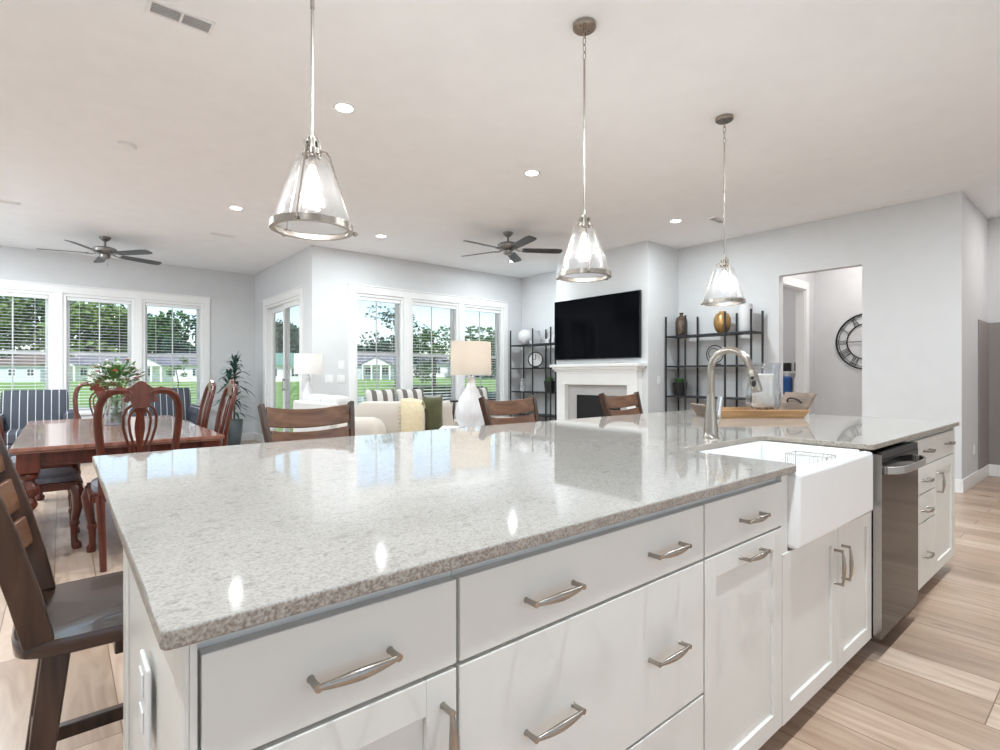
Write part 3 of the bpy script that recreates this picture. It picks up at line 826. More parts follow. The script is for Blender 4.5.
for (x, y), lb in PP:
    ld = bpy.data.lights.new('pendant_bulb_light', 'POINT'); ld.energy = 9; ld.shadow_soft_size = .03; ld.color = (1, .96, .92)
    lo = bpy.data.objects.new('pendant_bulb_light', ld); COL.objects.link(lo); lo.location = (x, y, 1.728+.10)

# ------------------------------------------------------------------ recessed cans
cans = [(1.53, 3.55, 'recessed can light nearest, above and right of the first pendant'), (3.36, 3.58, 'recessed can light left of the middle pendant rod'),
        (5.75, 3.57, 'recessed can light left of the far pendant'), (1.51, 6.45, 'recessed can light above the left of the sliding door'),
        (3.32, 6.50, 'recessed can light above the living room windows'), (5.72, 6.55, 'recessed can light hidden behind the right ceiling fan')]
hidden = [(-1.2, 7.4), (-1.2, 8.7), (-.6, .35), (1.3, .35), (3.2, .35), (5.2, .35), (-.6, 3.4), (7.9, .2), (7.7, 2.1), (-.6, 6.4), (8.2, 4.1)]  # out-of-view cans added to brighten the room
can0 = None
for i, (x, y, *lb) in enumerate(cans+hidden):
    if i == 0:
        can0 = thing('recessed_light', lb[0], 'ceiling light', (x, y, C), group='recessed can lights in the ceiling')
        MB().lathe([(.058, -.001), (.058, -.004), (.078, -.004), (.080, -.0005)], seg=28, cap=False).build('trim_ring', M['trim'], can0, smooth=True)
        MB().lathe([(.001, -.0008), (.058, -.0008), (.058, -.0025), (.001, -.0025)], seg=28).build('lens', M['canlens'], can0)
    else:
        dup(can0, lb[0] if lb else 'unseen recessed can light added to brighten the room', (x, y, C))
    ad = bpy.data.lights.new('can_light', 'AREA'); ad.shape = 'DISK'; ad.size = .07; ad.energy = CAN_W; ad.color = (.87, .965, 1) if x < 7 else (1, .95, .91)
    if i < len(cans) and y > 6: ad.energy = CAN_W*.95
    elif x < 0 and y > 5: ad.energy = CAN_W*2.1
    elif i >= len(cans): ad.energy = CAN_W*(.5 if x > 7 else 1.2)
    ao = bpy.data.objects.new('can_light', ad); COL.objects.link(ao); ao.location = (x, y, C-.012)

# vents and smoke detector
def vent(label, x, y, w, d, rz=0):
    t = thing('ceiling_vent', label, 'air vent', (x, y, C), rz, 'ceiling air vents')
    MB().box(-w/2, w/2, -d/2, -d/2+.016, -.008, 0).box(-w/2, w/2, d/2-.016, d/2, -.008, 0).box(-w/2, -w/2+.016, -d/2+.016, d/2-.016, -.008, 0).box(w/2-.016, w/2, -d/2+.016, d/2-.016, -.008, 0).box(-.006, .006, -d/2+.016, d/2-.016, -.008, 0).build('frame', M['trim'], t)
    s = MB(); n = 6
    for k in range(n):
        y_ = -d/2+.016+(d-.032)*(k+.5)/n
        mt = Matrix.Translation((0, y_, -.006)) @ Matrix.Rotation(math.radians(35), 4, 'X')
        s.box(-w/2+.016, w/2-.016, -.006, .006, -.0008, .0008, mt)
    s.build('louver', M['trim'], t)
    MB().box(-w/2+.01, w/2-.01, -d/2+.01, d/2-.01, -.0012, -.0004).build('backing', M['blade'] if False else M['vent'], t)
vent('white ceiling vent nearest the camera at the top left', .485, 3.195, .30, .13)
vent('small ceiling vent above the sliding glass door', 1.667, 7.8, .30, .10)
vent('small ceiling vent right of the far pendant rod', 6.1, 3.23, .30, .10)
vent('ceiling vent at the left edge of the photo', -.48, 7.8, .30, .10)
t = thing('smoke_detector', 'white round smoke detector on the ceiling left of the first pendant', 'smoke detector', (.414, 5.256, C))
MB().lathe([(.001, -.001), (.065, -.001), (.066, -.014), (.055, -.028), (.001, -.032)], seg=28).build('housing', M['trim'], t, smooth=True)
MB().lathe([(.068, -.0005), (.07, -.006), (.066, -.009)], seg=28, cap=False).build('mount_ring', M['trim'], t, smooth=True)

# ------------------------------------------------------------------ ceiling fans
def make_fan():
    t = thing('ceiling_fan', 'x', 'ceiling fan', (0, 0, C), group='five-blade grey ceiling fans')
    MB().lathe([(.001, -.001), (.068, -.001), (.062, -.025), (.03, -.055), (.015, -.06)], seg=24).build('canopy', M['fanmetal'], t, smooth=True)
    MB().cyl((0, 0, -.055), (0, 0, -.135), .013, seg=12).build('rod', M['fanmetal'], t, smooth=True)
    MB().lathe([(.02, -.125), (.04, -.135), (.115, -.145), (.14, -.165), (.14, -.20), (.115, -.222), (.05, -.232)], seg=32).build('motor_housing', M['fanmetal'], t, smooth=True)
    MB().lathe([(.05, -.232), (.06, -.24), (.06, -.275), (.045, -.29), (.001, -.295)], seg=24).build('switch_cup', M['fanmetal'], t, smooth=True)
    MB().cyl((.03, 0, -.29), (.03, 0, -.37), .0012, seg=5).blob((.03, 0, -.378), (.006, .006, .010), 8, 6).build('pull_chain', M['fanmetal'], t)
    for k in range(5):
        a = 2*PI*k/5; R = Matrix.Rotation(a, 4, 'Z')
        MB(R).strip([(.10, 0, -.228), (.15, 0, -.240), (.21, 0, -.238)], .035, .006, (0, 1, 0)).build('blade_bracket', M['fanmetal'], t)
        R2 = R @ Matrix.Translation((.19, 0, -.234)) @ Matrix.Rotation(math.radians(-12), 4, 'X')
        out = [(0, -.050), (.06, -.058), (.43, -.068), (.51, -.060), (.53, -.035), (.53, .035), (.51, .060), (.43, .068), (.06, .058), (0, .050)]
        MB(R2).prism(out, 0, .007, 'XY').build('blade', M['blade'], t)
    return t
fan = make_fan(); fan.location = (4.52, 5.27, C); fan['label'] = 'grey five-blade ceiling fan over the living room, beside the middle pendant'
fan.rotation_euler = (0, 0, math.radians(38))
fan2 = dup(fan, 'grey five-blade ceiling fan over the dining table', (.46, 8.95, C), math.radians(21))

# ------------------------------------------------------------------ dining set
def make_table():
    t = thing('dining_table', 'long mahogany dining table with turned legs near the windows', 'dining table', (.345, 5.56, 0))
    hx, hy = .585, 1.26
    MB().box(-hx, hx, -hy, hy, .735, .762).box(-hx+.012, hx-.012, -hy+.012, hy-.012, .722, .735).build('tabletop', M['mahogtop'], t, bevel=.008, seg=3)
    a = MB()
    for s in (-1, 1):
        a.box(s*(hx-.07), s*(hx-.095), -hy+.13, hy-.13, .63, .722); a.box(-hx+.13, hx-.13, s*(hy-.07), s*(hy-.095), .63, .722)
        a.box(-hx+.13, hx-.13, s*(hy-.063), s*(hy-.07), .632, .645)
    a.build('apron', M['mahog'], t)
    prof = [(.022, 0), (.034, .012), (.036, .04), (.022, .06), (.02, .08), (.032, .10), (.045, .16), (.048, .22), (.040, .28), (.026, .33), (.022, .36), (.040, .38), (.046, .40), (.036, .425), (.030, .44), (.050, .465), (.056, .49), (.050, .515), (.032, .535), (.030, .55), (.048, .565), (.052, .585), (.04, .602)]
    for sx in (-1, 1):
        for sy in (-1, 1):
            c = (sx*(hx-.085), sy*(hy-.085), 0)
            MB().lathe(prof, c, 24).box(c[0]-.055, c[0]+.055, c[1]-.055, c[1]+.055, .60, .722).build('leg', M['mahog'], t, smooth=True, angle=40)
    return t
make_table()

def make_chair():
    """faces +Y, origin on floor at seat centre"""
    t = thing('dining_chair', 'x', 'dining chair', group='carved mahogany dining chairs')
    def yb(z):      # back lean
        s = max(0, (z-.45)/.7); return -.235-.115*s+.03*math.sin(s*PI)
    # rear posts: leg + hoop
    for s in (-1, 1):
        MB().tube([(s*.185, -.285, 0), (s*.19, -.262, .2), (s*.20, -.235, .46)], [.018, .021, .026], 10).build('rear_leg', M['mahog'], t, smooth=True)
        P = [(.185, .45), (.188, .60), (.196, .72), (.208, .84), (.214, .93), (.208, 1.01), (.186, 1.07), (.15, 1.10), (.105, 1.108), (.065, 1.10)]
        MB().tube([(s*x, yb(z), z) for x, z in P], [.026, .024, .023, .022, .022, .022, .023, .024, .024, .02], 12, flat=.8).build('back_hoop', M['mahog'], t, smooth=True)
    half = [(0, 1.166), (.022, 1.162), (.045, 1.145), (.07, 1.128), (.10, 1.118), (.122, 1.108), (.110, 1.088), (.098, 1.072), (.116, 1.052), (.105, 1.036), (.080, 1.030), (.072, 1.045), (.058, 1.022), (.052, 1.0), (.025, .992), (0, .995)]
    half = [(x*.8, z) for x, z in half]; poly = half + [(-x, z) for x, z in reversed(half[1:-1])]
    y_ = yb(1.09)
    c = MB().prism(poly, y_-.018, y_+.014, 'XZ')
    for s in (-1, 1):
        pts = [(s*(.060+.020*math.cos(a)*(1-.1*i)), y_-.018, 1.075+.024*math.sin(a)*(1-.1*i)) for i, a in enumerate([PI/2+k*.75 for k in range(8)])]
        c.tube(pts, .005, 6)
    c.build('carved_crest', M['mahog'], t, smooth=True, bevel=.005)
    sp = MB()
    def rib(xs, r, s): sp.tube([(s*x, yb(z), z) for x, z in xs], r, 8, flat=1.1, up=(0, 1, 0))
    for s in (-1, 1):
        rib([(.035, 1.02), (.070, .99), (.088, .94), (.086, .87), (.066, .79), (.045, .72), (.034, .66)], .008, s)
        rib([(.030, .985), (.052, .955), (.058, .91), (.050, .84), (.034, .77), (.022, .70)], .007, s)
    mid = [(0, 1.03), (.034, 1.02), (.030, .97), (.020, .95), (.026, .90), (.028, .86), (.018, .78), (.010, .70), (.020, .66), (.040, .62), (.052, .50), (0, .50)]
    poly = mid + [(-x, z) for x, z in reversed(mid[1:-1])]
    # follow the lean in slices
    R_ = []
    for x, z in mid:
        x = max(x, .004); R_.append([(-x, yb(z)-.008, z), (x, yb(z)-.008, z), (x, yb(z)+.008, z), (-x, yb(z)+.008, z)])
    sp.rings(R_)
    sp.build('back_splat', M['mahog'], t, smooth=True)
    MB().box(-.235, .235, -.235, -.205, .415, .475).box(-.25, .25, .215, .245, .415, .47).box(-.25, -.222, -.205, .215, .415, .47).box(.222, .25, -.205, .215, .415, .47).build('seat_rail', M['mahog'], t, bevel=.005)
    MB().blob((0, .01, .475), (.235, .225, .045), 28, 10, .45).build('seat_cushion', M['seatfab'], t, smooth=True)
    for s in (-1, 1):
        MB().tube([(s*.225, .215, .44), (s*.245, .235, .38), (s*.24, .23, .30), (s*.225, .215, .20), (s*.222, .212, .19), (s*.222, .212, .17), (s*.222, .21, .15), (s*.222, .21, .06), (s*.226, .222, .03), (s*.228, .228, 0)],
                  [.036, .038, .030, .022, .030, .030, .022, .019, .030, .026], 12).build('front_leg', M['mahog'], t, smooth=True)
    return t
ch = make_chair(); ch.location = (.385, 4.32, 0); ch.rotation_euler = (0, 0, math.radians(0)); ch['label'] = 'dining chair at the near end of the table, its open carved back toward the camera'
dup(ch, 'dining chair at the far end of the table behind the flower vase', (.33, 7.0, 0), PI)
dup(ch, 'dining chair on the left side of the table, nearest the camera, cut by the frame', (-.14, 4.93, 0), -PI/2)
dup(ch, 'dining chair on the left side of the table, farther one hidden by the tabletop', (-.14, 5.95, 0), -PI/2)
dup(ch, 'dining chair on the right side of the table, nearer the kitchen', (.80, 5.0, 0), PI/2-.03)
dup(ch, 'dining chair on the right side of the table, farther toward the window', (.84, 6.0, 0), PI/2-.03)

# flower vase
vc = V((.38, 5.85, .7625))
t = thing('glass_vase', 'clear glass vase of stems and leaves on the dining table', 'vase', vc)
MB().lathe([(.06, 0), (.085, .004), (.088, .12), (.085, .24), (.081, .24), (.084, .12), (.081, .012), (.01, .01)], seg=28).build('glass', M['clear'], t, smooth=True)
MB().lathe([(.01, .012), (.080, .012), (.082, .10), (.001, .10)], seg=24).build('water', M['clear'], t, smooth=True)
bq = thing('flower_bouquet', 'bouquet of white and orange flowers with green leaves in the glass vase', 'bouquet', vc)
b = MB()
for k in range(26):
    a = random.uniform(0, 6.28); r = random.uniform(.02, .065); a2 = a+random.uniform(-.5, .5); R_ = random.uniform(.05, .2)
    b.tube([(r*math.cos(a+2.4), r*math.sin(a+2.4), .02), (r*.4*math.cos(a2), r*.4*math.sin(a2), .20), (R_*math.cos(a2), R_*math.sin(a2), random.uniform(.36, .54))], .0022, 5)
b.build('stems', M['leaf'], bq)
b = MB()
for k in range(420):
    a = random.uniform(0, 6.28); ph = random.uniform(-.1, 1.3); R_ = random.uniform(.05, .20)
    p = (R_*math.cos(a)*math.cos(ph)*1.1, R_*math.sin(a)*math.cos(ph)*1.1, .36+R_*math.sin(ph)*1.05)
    d = V((math.cos(a)*math.cos(ph), math.sin(a)*math.cos(ph), math.sin(ph)+random.uniform(-.3, .3)))
    b.leafquad(p, d, (random.uniform(-.4, .4), random.uniform(-.4, .4), 1), random.uniform(.035, .065), .024, .15)
for k in range(60):
    a = random.uniform(0, 6.28); z = random.uniform(.03, .20); R_ = random.uniform(.01, .055)
    b.leafquad((R_*math.cos(a), R_*math.sin(a), z), (random.uniform(-1, 1), random.uniform(-1, 1), .6), (0, 0, 1), .03, .016, .1)
b.build('leaves', M['leaf'], bq, recalc=False)
def flower(par, c, r, m):
    f = MB(); n = 9
    for k in range(n*2):
        a = 2*PI*k/n+random.random()*.3; el = .35 if k < n else .9
        f.leafquad(c, (math.cos(a), math.sin(a), el), (0, 0, 1), r*(1 if k < n else .7), r*.55, .25)
    f.blob((c[0], c[1], c[2]+r*.25), (r*.22, r*.22, r*.18), 8, 5)
    f.build('blossom', m, par, recalc=False)
for k in range(30):
    a = k*2.4; R_ = .05+.17*math.sqrt((k+1)/30)*random.uniform(.8, 1.1); z = .58-.20*(R_/.2)**2+random.uniform(-.02, .03)
    flower(bq, (R_*math.cos(a), R_*math.sin(a), z), random.uniform(.045, .062), M['petalw'] if k % 3 else (M['petalo'] if k % 2 else M['petalp']))

# striped armchairs
def make_armchair():
    """faces -Y, origin on the floor below the middle"""
    t = thing('striped_armchair', 'x', 'armchair', group='grey striped armchairs by the dining windows')
    MB().box(-.30, .30, -.42, .30, .14, .34).build('base', M['stripe'], t, bevel=.03, seg=3)
    MB().blob((0, -.08, .41), (.31, .35, .085), 28, 10, .35).build('seat_cushion', M['stripe'], t, smooth=True)
    b = MB(); rs = []
    for z, y, th, w in ((.30, .20, .16, .34), (.50, .22, .17, .35), (.70, .26, .17, .355), (.86, .30, .15, .355), (.96, .325, .11, .35), (1.0, .335, .05, .33)):
        r_ = []
        for i in range(32):
            a = 2*PI*i/32
            r_.append((w*math.copysign(abs(math.cos(a))**.3, math.cos(a)), y+.06+th*.7*math.copysign(abs(math.sin(a))**.6, math.sin(a)), z))
        rs.append(r_)
    b.rings(rs).build('backrest', M['stripe'], t, smooth=True)
    for s in (-1, 1):
        MB().box(s*.31, s*.42, -.44, .34, .12, .60).build('arm_panel', M['stripe'], t, bevel=.02)
        MB().lathe([(.04, -.475), (.088, -.47), (.092, -.44), (.092, .30), (.05, .34)], (s*.385, 0, .63), 24, axis='Y').build('arm_roll', M['stripe'], t, smooth=True)
        for y in (-.38, .28): MB().cyl((s*.34, y, 0), (s*.34, y, .14), .018, .026).build('leg', M['mahog'], t)
    return t
ac = make_armchair(); ac.location = (-.27, 9.35, 0); ac['label'] = 'grey armchair with white stripes at the left, before the leftmost window'
dup(ac, 'grey armchair with white stripes behind the near dining chair, by the right window', (1.28, 9.55, 0), 0)

# potted plant
t = thing('potted_plant', 'tall green cane plant in a slate pot in the corner by the sliding door', 'potted plant', (2.27, 9.85, 0))
pot = MB().lathe([(.001, .0), (.095, 0), (.10, .01), (.135, .25), (.145, .42), (.150, .45), (.135, .45), (.128, .40), (.001, .39)], seg=28).build('pot', M['slate'], t, smooth=True)
b = MB(); canes = [((.01, 0), 1.38), ((-.03, .02), 1.12), ((.0, -.03), .92)]
for (x, y), h in canes: b.tube([(x, y, .38), (x*1.5, y*1.5, .8), (x*2, y*2, h)], [.016, .013, .010], 8)
b.build('cane', M['stem'], t, smooth=True)
lf = MB()
for (x, y), h in canes:
    n = 54 if h > 1.2 else 40
    for k in range(n):
        a = k*2.4; z = h-.42*(k/n)**1.2+.02
        el = 1.4-1.25*(k/n)
        d = V((math.cos(a)*math.cos(el), math.sin(a)*math.cos(el), math.sin(el)))
        lf.leafquad((x*2, y*2, z), d, (0, 0, 1), random.uniform(.32, .44), .045, random.uniform(.4, .8), n=6)
lf.build('leaves', M['dleaf'], t, recalc=False)

# ------------------------------------------------------------------ living room
# white couch by the corner
t = thing('white_couch', 'white couch with split back cushions below the switch plates', 'couch', (2.62, 6.40, 0), -PI/2)
MB().box(-.49, .49, -.17, .42, .10, .42).build('base', M['whitefab'], t, bevel=.03, seg=3)
for x0, x1 in ((-.49, -.01), (.01, .49)):
    MB().blob(((x0+x1)/2, .10, .49), ((x1-x0)/2, .32, .09), 24, 8, .35).build('seat_cushion', M['whitefab'], t, smooth=True)
    MB().blob(((x0+x1)/2, -.08, .74), ((x1-x0)/2, .11, .22), 24, 10, .35).build('back_cushion', M['whitefab'], t, smooth=True)
MB().box(-.62, .62, -.30, -.18, 0, .88).build('back_frame', M['whitefab'], t, bevel=.03, seg=3)
for s in (-1, 1): MB().box(s*.495, s*.64, -.175, .42, .08, .62).build('arm', M['whitefab'], t, bevel=.04, seg=3)
# beige armchair/sofa with its back to the kitchen
sc = at(391, 5.72, 0); SR = math.radians(-40)
t = thing('beige_sofa', 'low beige sofa with rounded back turned to the kitchen', 'sofa', sc, SR)
MB().box(-.36, .75, -.02, .30, .0, .46).build('base', M['beige'], t, bevel=.04, seg=3)
rs = []
for z, hw, y0_, y1_ in ((.06, .36, -.16, .10), (.5, .37, -.17, .12), (.78, .37, -.17, .10), (.86, .36, -.155, .085), (.905, .33, -.13, .06), (.92, .27, -.09, .03)):
    r_ = []
    for i in range(36):
        a = 2*PI*i/36
        r_.append((hw*math.copysign(abs(math.cos(a))**.35, math.cos(a)), (y0_+y1_)/2+(y1_-y0_)/2*math.copysign(abs(math.sin(a))**.6, math.sin(a)), z))
    rs.append(r_)
MB().rings(rs).build('backrest', M['beige'], t, smooth=True)
MB().blob((0, .20, .49), (.33, .12, .06), 28, 8, .35).build('seat_cushion', M['beige'], t, smooth=True)
b = MB().blob((-.22, -.38, .52), (.24, .20, .26), 24, 10, .55).build('arm', M['beige'], t, smooth=True)
# throw over the right end of its back
th = thing('knitted_throw', 'cream knitted throw with tassels over the right end of the beige sofa', 'throw', sc, SR)
P_ = [(-.185, .30), (-.190, .50), (-.190, .76), (-.178, .86), (-.14, .93), (-.06, .955), (.02, .94), (.10, .88), (.135, .80), (.145, .60)]
bb = MB(); rs = []
for i, (y, z) in enumerate(P_):
    x0 = .14+.01*math.sin(i); x1 = .385 if z < .88 else .35
    rs.append([(x0, y, z-(.012 if 3 <= i <= 7 else 0)), (x0, y-(.008 if i < 5 else -.008), z), ((x0+x1)/2, y-(.013 if i < 5 else -.013), z+.004), (x1, y-(.008 if i < 5 else -.008), z-.02 if 3 <= i <= 6 else z), (x1, y, z-(.03 if 3 <= i <= 7 else 0))])
bb.rings(rs).build('cloth', M['throw'], th, smooth=True)
ts = MB()
for k in range(14):
    z = .36+k*.04; ts.tube([(.146, -.200, z), (.125, -.203, z-.004), (.112, -.202, z-.014)], [.005, .006, .003], 6)
ts.build('tassel', M['throw'], th, smooth=True)
# olive pillow
def pillow(name, label, cat, loc, rot, sz, m, piping=None, group=None):
    t = thing(name, label, cat, loc, group=group); t.rotation_euler = rot
    b = MB(); n = 14; G = {}
    for side in (-1, 1):
        for i in range(n+1):
            for j in range(n+1):
                u, v_ = -1+2*i/n, -1+2*j/n
                k = max(0, (1-u**4)*(1-v_**4))**.6
                pinch = 1-.07*(u*u*(1-v_*v_)+v_*v_*(1-u*u))
                edge = i in (0, n) or j in (0, n)
                key = (i, j) if edge else (side, i, j)
                if key not in G: G[key] = b.v((u*sz[0]/2*pinch, side*k*sz[1]/2 if not edge else 0, v_*sz[2]/2*pinch))
        for i in range(n):
            for j in range(n):
                def g(a, c): return G.get((a, c)) if (a, c) in G else G[(side, a, c)]
                b.face([g(i, j), g(i+1, j), g(i+1, j+1), g(i, j+1)])
    b.build('cover', m, t, smooth=True, angle=80)
    return t
pl = at(433, 5.90, .76)
pillow('throw_pillow', 'dark olive velvet throw pillow right of the knitted throw', 'pillow', pl, (math.radians(-6), 0, SR+.35), (.24, .15, .45), M['olive'])
pillow('throw_pillow', 'pale beige throw pillow just right of the olive one', 'pillow', at(444, 6.15, .71), (math.radians(-10), 0, SR+.9), (.26, .13, .42), M['beige'])
# black side table
t = thing('side_table', 'small black metal side table left of the big lamp', 'side table', at(449, 6.9, 0))
MB().lathe([(.001, .855), (.12, .855), (.125, .865), (.12, .875), (.001, .875)], seg=24).build('table_top', M['blackiron'], t)
for k in range(4):
    a = k*PI/2+.3; MB().tube([(.10*math.cos(a), .10*math.sin(a), .855), (.05*math.cos(a), .05*math.sin(a), .45), (.13*math.cos(a), .13*math.sin(a), 0)], .008, 6).build('leg', M['blackiron'], t)

# striped cushions on the window bench
wb = thing('window_bench', 'low upholstered bench below the living room windows', 'bench', (4.9, 7.30, 0))
MB().box(-1.35, 1.35, -.22, .22, .12, .46).build('seat', M['beige'], wb, bevel=.03, seg=3)
for s in (-1, 1):
    for y in (-.18, .18): MB().box(s*1.28-.02, s*1.28+.02, y-.02, y+.02, 0, .12).build('leg', M['stool'], wb)
MB().box(-1.35, 1.35, .13, .22, .46, .72).build('back_rail', M['beige'], wb, bevel=.03, seg=3)
for k, (x, lb) in enumerate(((3.72, 'striped cushion left on the bench below the left living window'), (4.24, 'striped cushion on the bench under the left window, beside its twin'), (5.55, 'striped cushion right of the big white lamp base'), )):
    p = pillow('striped_cushion', lb, 'cushion', (x, 7.28, .78), (math.radians(-12), 0, 0), (.50, .16, .44), M['pstripe'], group='striped cushions on the window bench')

# big white lamp on a console
ct = thing('console_table', 'narrow white console table under the big white lamp', 'console table', (3.14, 4.23, 0), SR)
MB().box(-.30, .30, -.15, .15, .655, .685).build('table_top', M['trim'], ct, bevel=.004)
for sx in (-1, 1):
    for sy in (-1, 1): MB().box(sx*.29, sx*.25, sy*.14, sy*.10, 0, .655).build('leg', M['trim'], ct)
def make_lamp(label, loc, hb, rb, zs0, zs1, rs_, w, m_sh):
    t = thing('table_lamp', label, 'table lamp', loc, group=None)
    prof = [(.5, 0), (.75, .02), (.95, .15), (1.0, .28), (.93, .42), (.72, .58), (.42, .74), (.26, .86), (.22, .96), (.24, 1.0), (.10, 1.01)]
    rr = []
    for r, z in prof:
        ring = []
        for j in range(64):
            a = 2*PI*j/64; q = rb*r*(1+.025*math.cos(16*a)); ring.append((q*math.cos(a), q*math.sin(a), z*hb))
        rr.append(ring)
    MB().rings(rr).build('base', M['ceramic'], t, smooth=True)
    MB().cyl((0, 0, hb), (0, 0, zs1-.03), .006).build('stem', M['nickel'], t)
    MB().blob((0, 0, (zs0+zs1)/2), (.03, .03, .045), 12, 8).build('bulb', M['bulb'], t, smooth=True)
    MB().lathe([(rs_, zs0), (rs_*.97, zs1), (rs_*.97-.003, zs1), (rs_-.003, zs0)], seg=40, cap=False).tube([(rs_*math.cos(2*PI*i/40), rs_*math.sin(2*PI*i/40), zs0) for i in range(40)], .003, 5, closed=True).build('lamp_shade', m_sh, t, smooth=True)
    MB().lathe([(rs_*.96, zs1-.012), (.01, zs1-.012), (.01, zs1-.016), (rs_*.96, zs1-.016)], seg=3, cap=False).build('spider', M['nickel'], t) if False else None
    ld = bpy.data.lights.new('lamp_bulb_light', 'POINT'); ld.energy = w; ld.color = (1, .95, .90); ld.shadow_soft_size = .05
    lo = bpy.data.objects.new('lamp_bulb_light', ld); COL.objects.link(lo); lo.location = V(loc)+V((0, 0, (zs0+zs1)/2+.06))
    return t
l1 = at(471, 5.28, .686)
make_lamp('big table lamp with ribbed white base and glowing cream drum shade', l1, .50, .155, .52, .848, .205, 1.9, M['shade'])
l2 = at(308.5, 7.22, .72)
et = thing('end_table', 'white end table holding the smaller lamp in the corner', 'end table', (l2.x, l2.y, 0))
MB().box(-.16, .16, -.16, .16, .69, .719).build('table_top', M['trim'], et, bevel=.004)
for sx in (-1, 1):
    for sy in (-1, 1): MB().box(sx*.15, sx*.12, sy*.15, sy*.12, 0, .69).build('leg', M['trim'], et)
make_lamp('smaller white table lamp left of the switch plates', l2, .46, .10, .50, .775, .19, .7, M['whiteshade'])

# wall plates
def plate(name, label, cat, x, z, w, h):
    o = thing(name, label, cat, (x, YL, z)); MB().box(-w/2, w/2, -.007, 0, -h/2, h/2).build('plate', M['white'], o, bevel=.002)
    MB().box(-w*.2, w*.2, -.011, -.0071, -h*.25, h*.25).build('button', M['white'], o, bevel=.001)
plate('thermostat', 'white thermostat above the switch plates left of the living windows', 'thermostat', 3.215, 1.36, .10, .12)
plate('light_switch', 'white switch plate left of the other, below the thermostat', 'light switch', 3.03, 1.15, .12, .12)
plate('light_switch', 'white switch plate directly below the thermostat', 'light switch', 3.21, 1.15, .12, .12)
o = thing('wall_outlet', 'small white outlet on the wall right of the end cabinet', 'outlet', (7.70, 1.13, .39)); MB().box(-.035, .035, -.007, 0, -.057, .057).build('plate', M['white'], o, bevel=.002); MB().box(-.017, .017, -.010, -.0071, -.03, .03).build('socket', M['white'], o)
o = thing('wall_switch', 'small white switch on the wall beside the fireplace', 'light switch', (6.55, 4.34, 1.14)); MB().box(-.035, .035, -.007, 0, -.057, .057).build('plate', M['white'], o, bevel=.002); MB().box(-.012, .012, -.011, -.0071, -.02, .02).build('toggle', M['white'], o)

# television
t = thing('television', 'large black flat television on the chimney breast above the mantel', 'television', (XF-.004, 5.262, 1.925))
MB().box(-.055, -.02, -.835, .835, -.477, .477).build('frame', M['bezel'], t, bevel=.004)
MB().box(-.0575, -.0555, -.825, .825, -.462, .470).build('screen', M['screen'], t)
MB().box(-.02, 0, -.25, .25, -.2, .2).build('wall_bracket', M['bezel'], t)

# fireplace
t = thing('fireplace_mantel', 'white fireplace surround and mantel under the television', 'fireplace', (XF-.001, 5.2, 0))
MB().box(-.22, 0, -.85, .85, 1.33, 1.375).box(-.19, 0, -.82, .82, 1.295, 1.33).box(-.16, 0, -.80, .80, 1.265, 1.295).build('mantel_shelf', M['trim'], t, bevel=.005)
MB().box(-.13, 0, -.77, .77, 1.06, 1.265).box(-.142, -.131, -.77, .77, 1.235, 1.264).build('frieze', M['trim'], t, bevel=.003)
for s in (-1, 1): MB().box(-.13, 0, s*.60, s*.77, 0, 1.06).box(-.15, -.131, s*.59, s*.78, 0, .18).build('pilaster', M['trim'], t, bevel=.003)
MB().box(-.04, 0, -.60, -.42, 0, 1.06).box(-.04, 0, .42, .60, 0, 1.06).box(-.04, 0, -.42, .42, .90, 1.06).build('marble_slip', M['tile'], t)
fb = MB().box(-.035, 0, -.42, .42, 0, .90).build('firebox', M['firebox'], t)
b = MB()
for k in range(5): b.box(-.045, -.036, -.40, .40, .78+k*.022, .788+k*.022)
b.box(-.045, -.036, -.42, -.40, .02, .90).box(-.045, -.036, .40, .42, .02, .90).box(-.045, -.036, -.40, .40, .88, .90).build('louver_frame', M['blackiron'], fb)

# etageres
def etagere(label, x0, x1, ys, zs, ztop):
    t = thing('etagere_shelf', label, 'shelf unit', ((x0+x1)/2, (ys[0]+ys[-1])/2, 0), group='black open shelf units')
    cx_, cy_ = (x0+x1)/2, (ys[0]+ys[-1])/2
    for y in ys:
        for x in (x0, x1):
            MB().cyl((x-cx_, y-cy_, 0), (x-cx_, y-cy_, ztop), .014, seg=10).build('post', M['black'], t, smooth=True)
    for z in zs:
        MB().box(x0-cx_+.0, x1-cx_-.0, ys[0]-cy_-.02, ys[-1]-cy_+.02, z-.022, z).build('shelf', M['black'], t, bevel=.003)
    return t
ZS = (.12, .50, .91, 1.34, 1.765)
etagere('black open shelf unit left of the fireplace', 6.47, 6.80, (6.30, 6.42, 6.87, 7.47), ZS, 2.04)
etagere('black open shelf unit right of the fireplace', 6.68, 7.0, (3.09, 3.43, 4.0, 4.305), ZS, 2.04)

def lathe_thing(name, label, cat, loc, prof, m, group=None, seg=24):
    o = MB().lathe(prof, seg=seg).build(name, m, smooth=True); o.location = loc; tag(o, label, cat, group); return o
zt = 1.7655
